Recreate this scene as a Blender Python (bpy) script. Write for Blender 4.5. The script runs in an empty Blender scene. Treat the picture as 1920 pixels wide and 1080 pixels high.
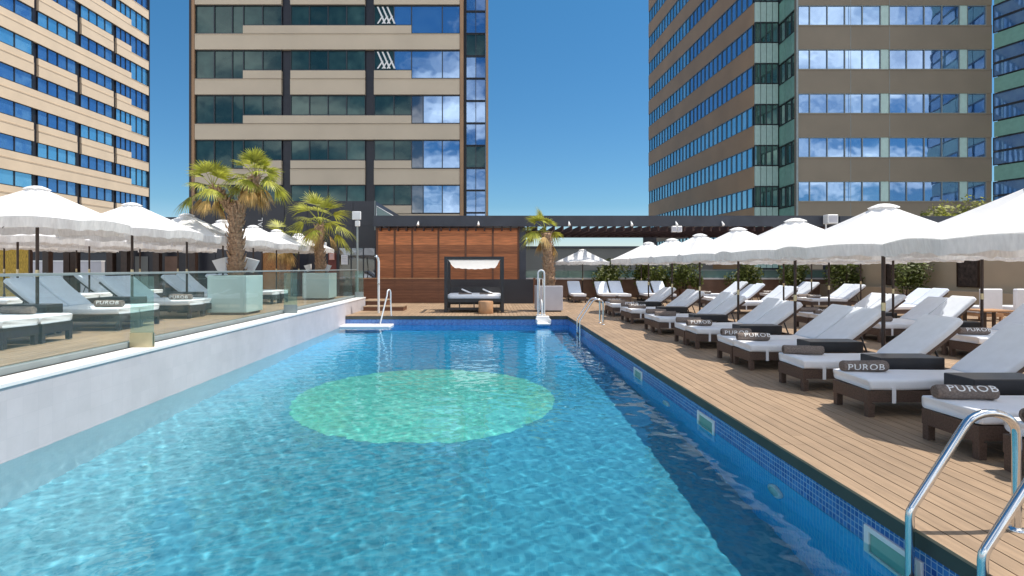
import bpy, math, random
import numpy as np
from mathutils import Vector, Matrix
R=math.radians; PI=math.pi
random.seed(7)
sc=bpy.context.scene; COL=sc.collection
H=1.68; F=1030.0; VX,VY=916.0,502.0
FLOOR=3.7

# ------------------------------------------------------------------ camera, light, sky
cam=bpy.data.cameras.new('camera'); co=bpy.data.objects.new('camera',cam); COL.objects.link(co); sc.camera=co
co.location=(0,0,H); co.rotation_euler=(PI/2,0,0)
cam.sensor_width=36; cam.lens=36*F/1920; cam.shift_x=(960-VX)/1920; cam.shift_y=-(540-VY)/1920
cam.clip_start=.05; cam.clip_end=6000
SUN_EL,SUN_AZ=R(66),R(7)          # azimuth measured from +X towards +Y
sd=Vector((math.cos(SUN_EL)*math.cos(SUN_AZ),math.cos(SUN_EL)*math.sin(SUN_AZ),math.sin(SUN_EL)))
sl=bpy.data.lights.new('sun','SUN'); sl.energy=3.3; sl.angle=R(.5); sl.color=(1,.93,.83)
so=bpy.data.objects.new('sun',sl); COL.objects.link(so); so.rotation_euler=sd.to_track_quat('Z','Y').to_euler(); so.location=(30,0,60)
sl.cycles.is_caustics_light=True
w=bpy.data.worlds.new('World'); sc.world=w; w.use_nodes=True
nt=w.node_tree; N=nt.nodes; L=nt.links
bg=N['Background']
sky=N.new('ShaderNodeTexSky'); sky.sky_type='NISHITA'; sky.sun_disc=False; sky.sun_elevation=SUN_EL; sky.sun_rotation=PI/2-SUN_AZ
sky.air_density=1.0; sky.dust_density=.3; sky.ozone_density=1.6; sky.altitude=200
hs=N.new('ShaderNodeHueSaturation'); hs.inputs['Saturation'].default_value=1.22; hs.inputs['Value'].default_value=.66
L.new(sky.outputs[0],hs.inputs['Color'])
tint=N.new('ShaderNodeMix'); tint.data_type='RGBA'; tint.blend_type='MULTIPLY'; tint.inputs[0].default_value=1
L.new(hs.outputs[0],tint.inputs[6])
tc=N.new('ShaderNodeTexCoord'); sep=N.new('ShaderNodeSeparateXYZ'); L.new(tc.outputs['Generated'],sep.inputs[0])
tz=N.new('ShaderNodeValToRGB'); tz.color_ramp.elements[0].position=0; tz.color_ramp.elements[0].color=(1.0,.97,1.14,1); tz.color_ramp.elements[1].position=.5; tz.color_ramp.elements[1].color=(.58,.98,1.0,1)
e_=tz.color_ramp.elements.new(.11); e_.color=(.56,.78,.88,1)
L.new(sep.outputs[2],tz.inputs[0]); L.new(tz.outputs[0],tint.inputs[7])
# clouds stand in the half of the sky behind the viewer, thickened and brightened for white fill light; their plane coordinates spread towards the horizon
addz=N.new('ShaderNodeMath'); addz.operation='ADD'; addz.inputs[1].default_value=.22; L.new(sep.outputs[2],addz.inputs[0])
dvx=N.new('ShaderNodeMath'); dvx.operation='DIVIDE'; L.new(sep.outputs[0],dvx.inputs[0]); L.new(addz.outputs[0],dvx.inputs[1])
dvy=N.new('ShaderNodeMath'); dvy.operation='DIVIDE'; L.new(sep.outputs[1],dvy.inputs[0]); L.new(addz.outputs[0],dvy.inputs[1])
cmb=N.new('ShaderNodeCombineXYZ'); L.new(dvx.outputs[0],cmb.inputs[0]); L.new(dvy.outputs[0],cmb.inputs[1])
nz=N.new('ShaderNodeTexNoise'); nz.inputs['Scale'].default_value=1.7; nz.inputs['Detail'].default_value=9; nz.inputs['Roughness'].default_value=.56
L.new(cmb.outputs[0],nz.inputs['Vector'])
cr=N.new('ShaderNodeMapRange'); cr.inputs[1].default_value=.45; cr.inputs[2].default_value=.62; cr.clamp=True; L.new(nz.outputs[0],cr.inputs[0])
back=N.new('ShaderNodeMapRange'); back.inputs[1].default_value=.02; back.inputs[2].default_value=-.25; L.new(sep.outputs[1],back.inputs[0]); back.clamp=True
mu=N.new('ShaderNodeMath'); mu.operation='MULTIPLY'; L.new(cr.outputs[0],mu.inputs[0]); L.new(back.outputs[0],mu.inputs[1])
mx=N.new('ShaderNodeMix'); mx.data_type='RGBA'; L.new(mu.outputs[0],mx.inputs[0]); L.new(tint.outputs[2],mx.inputs[6]); mx.inputs[7].default_value=(11.5,11.2,11.0,1)
L.new(mx.outputs[2],bg.inputs[0]); bg.inputs[1].default_value=.13
vs=sc.view_settings; vs.view_transform='Standard'; vs.look='None'; vs.gamma=1; vs.exposure=.64
sc.cycles.use_denoising=True
sc.cycles.max_bounces=12; sc.cycles.transparent_max_bounces=24; sc.cycles.transmission_bounces=8; sc.cycles.glossy_bounces=5; sc.cycles.diffuse_bounces=4
sc.cycles.caustics_refractive=True; sc.cycles.caustics_reflective=False
sc.cycles.sample_clamp_indirect=8

# ------------------------------------------------------------------ materials
M={}
def mat(name,col,rough=.55,metal=0,var=.12,scale=3.0,bump=0,bscale=60,island=0,spec=.5,stretch=None,detail=4):
    m=bpy.data.materials.new(name); m.use_nodes=True; n=m.node_tree.nodes; l=m.node_tree.links
    b=n['Principled BSDF']; b.inputs['Roughness'].default_value=rough; b.inputs['Metallic'].default_value=metal
    b.inputs['Specular IOR Level'].default_value=spec
    t=n.new('ShaderNodeTexCoord'); vec=t.outputs['Object']
    if stretch:
        mp=n.new('ShaderNodeMapping'); mp.inputs['Scale'].default_value=stretch; l.new(vec,mp.inputs[0]); vec=mp.outputs[0]
    ns=n.new('ShaderNodeTexNoise'); ns.inputs['Scale'].default_value=scale; ns.inputs['Detail'].default_value=detail; l.new(vec,ns.inputs['Vector'])
    mr=n.new('ShaderNodeMapRange'); mr.inputs[1].default_value=.3; mr.inputs[2].default_value=.7; mr.inputs[3].default_value=1-var; mr.inputs[4].default_value=1+var; l.new(ns.outputs[0],mr.inputs[0])
    fac=mr.outputs[0]
    if island:
        g=n.new('ShaderNodeNewGeometry'); mi=n.new('ShaderNodeMapRange'); mi.inputs[3].default_value=1-island; mi.inputs[4].default_value=1+island; l.new(g.outputs['Random Per Island'],mi.inputs[0])
        mm=n.new('ShaderNodeMath'); mm.operation='MULTIPLY'; l.new(fac,mm.inputs[0]); l.new(mi.outputs[0],mm.inputs[1]); fac=mm.outputs[0]
    vm=n.new('ShaderNodeVectorMath'); vm.operation='SCALE'; vm.inputs[0].default_value=col; l.new(fac,vm.inputs['Scale'])
    l.new(vm.outputs[0],b.inputs['Base Color'])
    if bump:
        nb=n.new('ShaderNodeTexNoise'); nb.inputs['Scale'].default_value=bscale; nb.inputs['Detail'].default_value=3; l.new(vec,nb.inputs['Vector'])
        bp=n.new('ShaderNodeBump'); bp.inputs['Strength'].default_value=bump; bp.inputs['Distance'].default_value=.01; l.new(nb.outputs[0],bp.inputs['Height']); l.new(bp.outputs[0],b.inputs['Normal'])
    M[name]=m; return m
mat('deck_wood',(.335,.23,.145),.6,var=.16,scale=2,stretch=(14,.8,1),bump=.25,bscale=30,island=.08)
mat('deck_wood_left',(.35,.24,.15),.6,var=.16,scale=2,stretch=(14,.8,1),bump=.25,bscale=30,island=.08)
for _k in('deck_wood','deck_wood_left'):          # trodden and sun-bleached patches across the boards
    _n=M[_k].node_tree.nodes; _l=M[_k].node_tree.links; _b=_n['Principled BSDF']; _s=_b.inputs['Base Color'].links[0].from_socket
    _t=_n.new('ShaderNodeTexCoord'); _q=_n.new('ShaderNodeTexNoise'); _q.inputs['Scale'].default_value=.7; _q.inputs['Detail'].default_value=7; _q.inputs['Roughness'].default_value=.7; _l.new(_t.outputs['Object'],_q.inputs['Vector'])
    _r=_n.new('ShaderNodeMapRange'); _r.inputs[1].default_value=.35; _r.inputs[2].default_value=.65; _r.inputs[3].default_value=.84; _r.inputs[4].default_value=1.12; _l.new(_q.outputs[0],_r.inputs[0])
    _v=_n.new('ShaderNodeVectorMath'); _v.operation='SCALE'; _l.new(_s,_v.inputs[0]); _l.new(_r.outputs[0],_v.inputs['Scale']); _l.new(_v.outputs[0],_b.inputs['Base Color'])
mat('deck_gap',(.03,.022,.016),.8)
mat('coping',(.055,.06,.05),.5,var=.2)
mat('white_render',(.70,.70,.74),.6,var=.04,scale=1.2,bump=.1)
mat('white_cap',(.82,.82,.82),.5,var=.03)
mat('fabric_white',(.84,.85,.88),.85,var=.03,scale=6,bump=.35,bscale=14)
mat('fabric_grey',(.74,.80,.89),.85,var=.04,scale=6,bump=.2,bscale=14)
mat('wicker',(.095,.060,.045),.55,var=.35,scale=60,bump=.6,bscale=120)
mat('wicker_dark',(.022,.022,.028),.5,var=.3,scale=60,bump=.5,bscale=120)
mat('table_dark',(.03,.031,.036),.35,var=.2)
mat('towel',(.215,.17,.145),.95,var=.3,scale=50,bump=.8,bscale=180)
mat('towel_tan',(.42,.30,.18),.95,var=.2,scale=40,bump=.8,bscale=180)
mat('lettering',(.85,.84,.82),.9,var=.05)
mat('pole_wood',(.035,.018,.012),.4,var=.3,scale=6)
mat('brass',(.62,.52,.32),.35,metal=.6)
mat('steel',(.72,.73,.74),.12,metal=1,var=.04)
mat('white_plastic',(.80,.80,.80),.35,var=.03)
mat('white_metal',(.78,.78,.77),.35,var=.04)
mat('dark_metal',(.035,.038,.046),.4,var=.15)
mat('slate',(.045,.05,.065),.5,var=.18,scale=1.5)
mat('slate_panel',(.026,.027,.036),.35,var=.2,scale=.7,island=.15)
mat('planter_white',(.50,.64,.62),.45,var=.05)
mat('planter_grey',(.55,.54,.58),.5,var=.05)
mat('soil',(.05,.035,.025),.9,var=.4,scale=20)
mat('timber',(.50,.175,.065),.5,var=.3,scale=2.2,stretch=(.7,1,9),island=.42,bump=.2)
mat('timber_dark',(.16,.066,.034),.55,var=.2,scale=2,stretch=(.7,1,9),island=.12)
mat('rafter',(.06,.026,.02),.55,var=.25)
mat('bed_frame',(.028,.026,.028),.45,var=.2)
mat('stump',(.48,.27,.14),.6,var=.2,scale=5,stretch=(1,1,.4))
mat('beige_wall',(.50,.40,.28),.7,var=.06,scale=.8)
mat('grey_wall',(.20,.20,.185),.7,var=.08,scale=.3)
mat('brown_wall',(.20,.12,.085),.7,var=.15)
mat('art_dark',(.05,.035,.03),.6,var=.7,scale=9)
mat('screen_reed',(.34,.15,.05),.8,var=.6,scale=14,stretch=(3,3,.6))
mat('screen_yellow',(.42,.27,.04),.8,var=.5,scale=10,stretch=(3,3,.6))
mat('red_panel',(.16,.035,.025),.5,var=.2)
mat('notice',(.75,.73,.72),.5,var=.06)
mat('notice_pink',(.70,.36,.28),.5,var=.06)
mat('tower_tan',(.74,.59,.43),.6,var=.05,scale=.5,bump=.05)
mat('tower_tan_grey',(.57,.475,.355),.6,var=.06,scale=.35)
mat('tower_brown',(.36,.21,.11),.5,var=.12,scale=.6)
mat('tower_dark',(.018,.018,.026),.35,var=.2)
mat('tower_olive',(.225,.185,.135),.6,var=.07,scale=.35)
mat('tower_rust',(.44,.27,.14),.55,var=.1,scale=.3)
mat('mullion',(.03,.035,.045),.4,var=.1)
mat('mullion_blue',(.09,.17,.24),.4,var=.1)
mat('mullion_light',(.26,.30,.30),.4,var=.1)
mat('green_panel',(.20,.40,.34),.25,var=.08,island=.12)
mat('pale_panel',(.42,.58,.54),.25,var=.06,island=.1)
mat('ground',(.32,.30,.27),.9,var=.3,scale=.02)
mat('leaf_palm',(.36,.37,.05),.5,var=.3,scale=3,island=.4)
mat('leaf_palm_dry',(.55,.37,.14),.7,var=.3,scale=3,island=.35)
mat('leaf_hedge',(.14,.17,.03),.55,var=.3,scale=3,island=.5)
mat('leaf_tree',(.27,.28,.03),.55,var=.3,scale=2,island=.5)
mat('palm_bark',(.36,.225,.135),.85,var=.45,scale=12,stretch=(1,1,2.2),bump=.8,bscale=30)
mat('bark',(.06,.04,.028),.85,var=.3)

def leaf_translucent(m):
    n=m.node_tree.nodes; l=m.node_tree.links; b=n['Principled BSDF']; o=n['Material Output']
    t=n.new('ShaderNodeBsdfTranslucent'); mx=n.new('ShaderNodeMixShader'); mx.inputs[0].default_value=.35
    src=b.inputs['Base Color'].links[0].from_socket; l.new(src,t.inputs[0]); l.new(b.outputs[0],mx.inputs[1]); l.new(t.outputs[0],mx.inputs[2]); l.new(mx.outputs[0],o.inputs[0])
for k in('leaf_palm','leaf_palm_dry','leaf_hedge','leaf_tree'): leaf_translucent(M[k])
mat('canopy',(.90,.90,.90),.8,var=.025,scale=4,bump=.2,bscale=9)
M['canopy'].node_tree.nodes['Principled BSDF'].inputs['Specular IOR Level'].default_value=.2
leaf_translucent(M['canopy']); M['canopy'].node_tree.nodes['Mix Shader'].inputs[0].default_value=.28
mat('daybed_cloth',(.88,.88,.87),.8,var=.03,scale=4,bump=.2,bscale=9)
leaf_translucent(M['daybed_cloth']); M['daybed_cloth'].node_tree.nodes['Mix Shader'].inputs[0].default_value=.5
mat('valance',(.87,.86,.845),.85,var=.09,scale=30,stretch=(1,1,.15))
leaf_translucent(M['valance']); M['valance'].node_tree.nodes['Mix Shader'].inputs[0].default_value=.45

def window_glass(name,dark,light,refl,fac,rnd=1.0,ior=1.6):
    m=bpy.data.materials.new(name); m.use_nodes=True; n=m.node_tree.nodes; l=m.node_tree.links
    b=n['Principled BSDF']; o=n['Material Output']; b.inputs['Roughness'].default_value=.06; b.inputs['IOR'].default_value=ior
    g=n.new('ShaderNodeNewGeometry'); t=n.new('ShaderNodeTexCoord'); ns=n.new('ShaderNodeTexNoise'); ns.inputs['Scale'].default_value=1.1; ns.inputs['Detail'].default_value=5
    l.new(t.outputs['Object'],ns.inputs['Vector'])
    pw=n.new('ShaderNodeMath'); pw.operation='POWER'; pw.inputs[1].default_value=2.2; l.new(g.outputs['Random Per Island'],pw.inputs[0])
    ad=n.new('ShaderNodeMath'); ad.operation='MULTIPLY'; l.new(pw.outputs[0],ad.inputs[0])
    mr=n.new('ShaderNodeMapRange'); mr.inputs[1].default_value=.35; mr.inputs[2].default_value=.65; mr.inputs[3].default_value=.25; mr.inputs[4].default_value=rnd; l.new(ns.outputs[0],mr.inputs[0]); l.new(mr.outputs[0],ad.inputs[1])
    mx=n.new('ShaderNodeMix'); mx.data_type='RGBA'; l.new(ad.outputs[0],mx.inputs[0]); mx.inputs[6].default_value=(*dark,1); mx.inputs[7].default_value=(*light,1)
    l.new(mx.outputs[2],b.inputs['Base Color'])
    gl=n.new('ShaderNodeBsdfGlossy'); gl.inputs['Color'].default_value=(*refl,1); gl.inputs['Roughness'].default_value=.02
    nb=n.new('ShaderNodeTexNoise'); nb.inputs['Scale'].default_value=.5; bp=n.new('ShaderNodeBump'); bp.inputs['Strength'].default_value=.12; bp.inputs['Distance'].default_value=.1
    l.new(t.outputs['Object'],nb.inputs['Vector']); l.new(nb.outputs[0],bp.inputs['Height']); l.new(bp.outputs[0],gl.inputs['Normal'])
    ms=n.new('ShaderNodeMixShader'); ms.inputs[0].default_value=fac; l.new(b.outputs[0],ms.inputs[1]); l.new(gl.outputs[0],ms.inputs[2]); l.new(ms.outputs[0],o.inputs[0])
    M[name]=m
window_glass('glass_teal',(.006,.022,.020),(.085,.17,.145),(.45,.72,.70),.06,ior=1.4)
window_glass('glass_blue',(.010,.055,.20),(.20,.42,.58),(.40,.60,.92),.38)
window_glass('glass_mirror',(.02,.07,.20),(.12,.26,.40),(.48,.68,.96),.5)
window_glass('glass_cyan',(.04,.20,.40),(.30,.56,.70),(.60,.88,1),.5)
window_glass('glass_corner',(.03,.08,.072),(.20,.38,.33),(.60,.82,.78),.25)
window_glass('glass_wing',(.04,.13,.34),(.26,.45,.62),(.45,.7,.95),.2)
window_glass('glass_dark',(.006,.008,.013),(.03,.035,.04),(.6,.68,.8),.2)

def clear_glass(name,tintc,gloss=1.0,edge=.0):
    m=bpy.data.materials.new(name); m.use_nodes=True; n=m.node_tree.nodes; l=m.node_tree.links; n.clear()
    o=n.new('ShaderNodeOutputMaterial'); t=n.new('ShaderNodeBsdfTransparent'); t.inputs[0].default_value=(*tintc,1)
    g=n.new('ShaderNodeBsdfGlossy'); g.inputs['Roughness'].default_value=.01
    lw=n.new('ShaderNodeLayerWeight'); lw.inputs[0].default_value=.5      # Schlick reflectance, the same from both sides of the thin sheet
    p5=n.new('ShaderNodeMath'); p5.operation='POWER'; p5.inputs[1].default_value=5; l.new(lw.outputs['Facing'],p5.inputs[0])
    fr=n.new('ShaderNodeMath'); fr.operation='MULTIPLY_ADD'; fr.inputs[1].default_value=.96*gloss; fr.inputs[2].default_value=.04*gloss; l.new(p5.outputs[0],fr.inputs[0])
    d=n.new('ShaderNodeBsdfDiffuse'); d.inputs[0].default_value=(.55,.78,.74,1)
    m0=n.new('ShaderNodeMixShader'); m0.inputs[0].default_value=edge; l.new(t.outputs[0],m0.inputs[1]); l.new(d.outputs[0],m0.inputs[2])
    m1=n.new('ShaderNodeMixShader'); l.new(fr.outputs[0],m1.inputs[0]); l.new(m0.outputs[0],m1.inputs[1]); l.new(g.outputs[0],m1.inputs[2]); l.new(m1.outputs[0],o.inputs[0])
    M[name]=m
clear_glass('glass_clear',(.925,.98,.98),gloss=.7,edge=.03)
clear_glass('glass_fin',(.82,.94,.91),gloss=.6,edge=.07)
clear_glass('glass_green',(.40,.60,.54),edge=.25)

def mosaic(name,ca,cb,grout,size,var=.5,gw=.06,rough=.25):
    m=bpy.data.materials.new(name); m.use_nodes=True; n=m.node_tree.nodes; l=m.node_tree.links; b=n['Principled BSDF']; b.inputs['Roughness'].default_value=rough
    t=n.new('ShaderNodeTexCoord')
    # small square tiles in all three directions
    sc_=n.new('ShaderNodeVectorMath'); sc_.operation='SCALE'; sc_.inputs['Scale'].default_value=1/size; l.new(t.outputs['Object'],sc_.inputs[0])
    off=n.new('ShaderNodeVectorMath'); off.operation='ADD'; off.inputs[1].default_value=(.503,.503,.503); l.new(sc_.outputs[0],off.inputs[0])
    fl=n.new('ShaderNodeVectorMath'); fl.operation='FLOOR'; l.new(off.outputs[0],fl.inputs[0])
    wn=n.new('ShaderNodeTexWhiteNoise'); l.new(fl.outputs[0],wn.inputs['Vector'])
    fr=n.new('ShaderNodeVectorMath'); fr.operation='FRACTION'; l.new(off.outputs[0],fr.inputs[0])
    geo=n.new('ShaderNodeNewGeometry'); ab=n.new('ShaderNodeVectorMath'); ab.operation='ABSOLUTE'; l.new(geo.outputs['Normal'],ab.inputs[0])
    s1=n.new('ShaderNodeSeparateXYZ'); l.new(fr.outputs[0],s1.inputs[0]); s2=n.new('ShaderNodeSeparateXYZ'); l.new(ab.outputs[0],s2.inputs[0])
    prev=None
    for i in range(3):
        a=n.new('ShaderNodeMath'); a.operation='LESS_THAN'; a.inputs[1].default_value=gw*2; l.new(s1.outputs[i],a.inputs[0])
        c=n.new('ShaderNodeMath'); c.operation='LESS_THAN'; c.inputs[1].default_value=.5; l.new(s2.outputs[i],c.inputs[0])
        d=n.new('ShaderNodeMath'); d.operation='MULTIPLY'; l.new(a.outputs[0],d.inputs[0]); l.new(c.outputs[0],d.inputs[1])
        if prev is None: prev=d
        else:
            e=n.new('ShaderNodeMath'); e.operation='MAXIMUM'; l.new(prev.outputs[0],e.inputs[0]); l.new(d.outputs[0],e.inputs[1]); prev=e
    m1=n.new('ShaderNodeMix'); m1.data_type='RGBA'; m1.inputs[6].default_value=(*ca,1); m1.inputs[7].default_value=(*cb,1); l.new(wn.outputs['Value'],m1.inputs[0])
    m2=n.new('ShaderNodeMix'); m2.data_type='RGBA'; m2.inputs[7].default_value=(*grout,1); l.new(prev.outputs[0],m2.inputs[0]); l.new(m1.outputs[2],m2.inputs[6])
    ns=n.new('ShaderNodeTexNoise'); ns.inputs['Scale'].default_value=.9; ns.inputs['Detail'].default_value=6; ns.inputs['Roughness'].default_value=.65; l.new(t.outputs['Object'],ns.inputs['Vector'])
    mr=n.new('ShaderNodeMapRange'); mr.inputs[1].default_value=.3; mr.inputs[2].default_value=.7; mr.inputs[3].default_value=.88; mr.inputs[4].default_value=1.08; l.new(ns.outputs[0],mr.inputs[0])
    vw=n.new('ShaderNodeVectorMath'); vw.operation='SCALE'; l.new(m2.outputs[2],vw.inputs[0]); l.new(mr.outputs[0],vw.inputs['Scale'])
    l.new(vw.outputs[0],b.inputs['Base Color']); M[name]=m
mosaic('tile_band',(.02,.09,.36),(.05,.20,.55),(.35,.50,.68),.045)
mosaic('tile_pool',(.015,.40,.90),(.04,.50,.95),(.20,.64,.95),.045,gw=.05)
mosaic('tile_floor',(.062,.305,.415),(.105,.39,.50),(.10,.37,.47),.05,gw=.05)
mosaic('tile_medallion',(.15,.60,.48),(.23,.72,.60),(.26,.62,.54),.05,gw=.05)
mosaic('tile_white',(.55,.525,.55),(.585,.555,.58),(.52,.50,.53),.20,gw=.01,rough=.5)

# ------------------------------------------------------------------ mesh helpers
class MB:
    def __init__(s): s.v=[]; s.f=[]; s.mi=[]; s.sm=[]
    def add(s,vs,fs,T=None,mi=0,smooth=False):
        o=len(s.v)
        for p in vs:
            p=Vector(p); s.v.append(tuple(T@p) if T is not None else tuple(p))
        for f in fs: s.f.append([i+o for i in f]); s.mi.append(mi); s.sm.append(smooth)
        return s
    def box(s,x0,x1,y0,y1,z0,z1,T=None,mi=0):
        vs=[(x0,y0,z0),(x1,y0,z0),(x1,y1,z0),(x0,y1,z0),(x0,y0,z1),(x1,y0,z1),(x1,y1,z1),(x0,y1,z1)]
        return s.add(vs,[(0,3,2,1),(4,5,6,7),(0,1,5,4),(1,2,6,5),(2,3,7,6),(3,0,4,7)],T,mi)
    def bbox(s,x0,x1,y0,y1,z0,z1,b=.01,T=None,mi=0):
        # chamfered box
        vs=[];ix={}
        for sx in(0,1):
            for sy in(0,1):
                for sz in(0,1):
                    X=(x0,x1)[sx];Y=(y0,y1)[sy];Z=(z0,z1)[sz]; dx=b*(1-2*sx);dy=b*(1-2*sy);dz=b*(1-2*sz)
                    ix[sx,sy,sz]=len(vs); vs+= [(X,Y+dy,Z+dz),(X+dx,Y,Z+dz),(X+dx,Y+dy,Z)]
        fs=[]
        for sg in(0,1):
            q=[ix[sg,a,c]+0 for a,c in((0,0),(1,0),(1,1),(0,1))]; fs.append(q if sg else q[::-1])
            q=[ix[a,sg,c]+1 for a,c in((0,0),(0,1),(1,1),(1,0))]; fs.append(q if sg else q[::-1])
            q=[ix[a,c,sg]+2 for a,c in((0,0),(1,0),(1,1),(0,1))]; fs.append(q if sg else q[::-1])
        for a in(0,1):
            for c in(0,1):
                fs.append([ix[a,c,0]+0,ix[a,c,1]+0,ix[a,c,1]+1,ix[a,c,0]+1])
                fs.append([ix[a,0,c]+0,ix[a,1,c]+0,ix[a,1,c]+2,ix[a,0,c]+2])
                fs.append([ix[0,a,c]+1,ix[1,a,c]+1,ix[1,a,c]+2,ix[0,a,c]+2])
        for k,i in ix.items(): fs.append([i,i+1,i+2])
        return s.add(vs,fs,T,mi)
    def tube(s,pts,r,n=10,T=None,mi=0,caps=True):
        pts=[Vector(p) for p in pts]; rs=r if isinstance(r,(list,tuple)) else [r]*len(pts)
        vs=[];fs=[]; up=None
        for i,p in enumerate(pts):
            d=(pts[min(i+1,len(pts)-1)]-pts[max(i-1,0)]).normalized()
            if up is None:
                up=Vector((0,0,1)) if abs(d.z)<.9 else Vector((1,0,0))
            a=d.cross(up).normalized(); b=a.cross(d).normalized(); up=b
            for k in range(n):
                t=2*PI*k/n; vs.append(p+rs[i]*(math.cos(t)*a+math.sin(t)*b))
        for i in range(len(pts)-1):
            for k in range(n):
                k2=(k+1)%n; fs.append((i*n+k,i*n+k2,(i+1)*n+k2,(i+1)*n+k))
        s.add(vs,fs,T,mi,True)
        if caps:
            m=len(pts)-1
            s.add([vs[k] for k in range(n)],[tuple(range(n))],T,mi); s.add([vs[m*n+k] for k in range(n)],[tuple(range(n))[::-1]],T,mi)
        return s
    def cyl(s,x,y,z0,z1,r,n=12,r2=None,T=None,mi=0):
        return s.tube([(x,y,z0),(x,y,z1)],[r,r if r2 is None else r2],n,T,mi)
    def quad(s,a,b,c,d,T=None,mi=0): return s.add([a,b,c,d],[(0,1,2,3)],T,mi)
    def prism(s,prof,y0,y1,T=None,mi=0,smooth=False):
        n=len(prof); vs=[(x,y0,z) for x,z in prof]+[(x,y1,z) for x,z in prof]
        s.add(vs,[(i,(i+1)%n,(i+1)%n+n,i+n) for i in range(n)],T,mi,smooth)
        s.add(vs[:n],[tuple(range(n))[::-1]],T,mi); s.add(vs[n:],[tuple(range(n))],T,mi); return s
    def build(s,name,mats,parent=None,loc=None,fixn=False,bevel=0,subsurf=0):
        me=bpy.data.meshes.new(name); me.from_pydata(s.v,[],s.f)
        for m in (mats if isinstance(mats,(list,tuple)) else [mats]): me.materials.append(M[m] if isinstance(m,str) else m)
        me.polygons.foreach_set('material_index',s.mi); me.polygons.foreach_set('use_smooth',s.sm); me.update()
        if fixn:
            import bmesh
            bm=bmesh.new(); bm.from_mesh(me); bmesh.ops.recalc_face_normals(bm,faces=bm.faces); bm.to_mesh(me); bm.free()
        o=bpy.data.objects.new(name,me); COL.objects.link(o)
        if parent: o.parent=parent
        if loc: o.location=loc
        return o
def tag(o,label=None,cat=None,group=None,kind=None):
    if label: o['label']=label
    if cat: o['category']=cat
    if group: o['group']=group
    if kind: o['kind']=kind
    return o
def thing(name,label,cat,loc=(0,0,0),rz=0,group=None):
    o=bpy.data.objects.new(name,None); COL.objects.link(o); o.location=loc; o.rotation_euler=(0,0,rz); o.empty_display_size=.2
    return tag(o,label,cat,group)
def struct(mb,name,mats,**k): return tag(mb.build(name,mats,**k),kind='structure')
KIDS={}
def dup(root,loc,rz,label,group=None,sx=1):
    def cp(o,par):
        c=o.copy(); COL.objects.link(c)
        if par: c.parent=par
        for ch in KIDS.setdefault(o.name,list(o.children)): cp(ch,c)
        return c
    r=cp(root,None); r.location=loc; r.rotation_euler=(0,0,rz); r['label']=label
    if group: r['group']=group
    return r
def text_mesh(txt,size,extrude=.002,bold=0):
    c=bpy.data.curves.new('lettering','FONT'); c.body=txt; c.size=size; c.offset=bold; c.space_character=1.12; c.extrude=extrude; c.align_x='CENTER'; c.align_y='CENTER'; c.resolution_u=3
    o=bpy.data.objects.new('lettering_source',c); COL.objects.link(o)
    bpy.context.view_layer.update()
    me=bpy.data.meshes.new_from_object(o.evaluated_get(bpy.context.evaluated_depsgraph_get()))
    bpy.data.objects.remove(o); bpy.data.curves.remove(c); me.name='lettering'
    import bmesh
    bm=bmesh.new(); bm.from_mesh(me); bmesh.ops.triangulate(bm,faces=bm.faces); bmesh.ops.subdivide_edges(bm,edges=[e for e in bm.edges if e.calc_length()>size*.25],cuts=2); bmesh.ops.triangulate(bm,faces=bm.faces); bm.to_mesh(me); bm.free(); return me
def px2x(px,Y): return (px-VX)/F*Y
def py2z(py,Y): return H+(VY-py)/F*Y

# ------------------------------------------------------------------ pool
PX0,PX1,PY0,PY1=-5.0,2.78,-3.0,19.2
WZ=-.33; FZ=-1.70; LZ=.49
struct(MB().box(-400,400,-400,900,-30.5,-30),'ground','ground')
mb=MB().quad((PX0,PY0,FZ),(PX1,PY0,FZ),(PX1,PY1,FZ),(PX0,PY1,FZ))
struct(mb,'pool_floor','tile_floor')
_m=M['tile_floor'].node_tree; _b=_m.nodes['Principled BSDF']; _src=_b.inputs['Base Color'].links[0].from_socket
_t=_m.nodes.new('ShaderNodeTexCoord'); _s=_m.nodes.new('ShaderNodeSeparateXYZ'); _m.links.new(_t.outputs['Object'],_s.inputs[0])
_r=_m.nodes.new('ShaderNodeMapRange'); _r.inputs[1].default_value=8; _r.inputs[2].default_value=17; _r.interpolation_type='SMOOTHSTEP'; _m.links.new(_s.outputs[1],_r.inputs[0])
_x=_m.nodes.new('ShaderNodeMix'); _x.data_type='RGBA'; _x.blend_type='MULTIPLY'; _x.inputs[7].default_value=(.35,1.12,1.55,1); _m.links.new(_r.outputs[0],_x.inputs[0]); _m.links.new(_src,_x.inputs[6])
# floor colour lightened towards the white wall, imitating sky reflected in the water
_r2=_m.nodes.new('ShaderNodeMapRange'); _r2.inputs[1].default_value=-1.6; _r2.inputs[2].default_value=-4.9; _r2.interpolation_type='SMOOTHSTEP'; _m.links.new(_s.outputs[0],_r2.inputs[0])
_x2=_m.nodes.new('ShaderNodeMix'); _x2.data_type='RGBA'; _x2.blend_type='MULTIPLY'; _x2.inputs[7].default_value=(2.9,1.5,1.35,1); _m.links.new(_r2.outputs[0],_x2.inputs[0]); _m.links.new(_x.outputs[2],_x2.inputs[6]); _m.links.new(_x2.outputs[2],_b.inputs['Base Color'])
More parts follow.
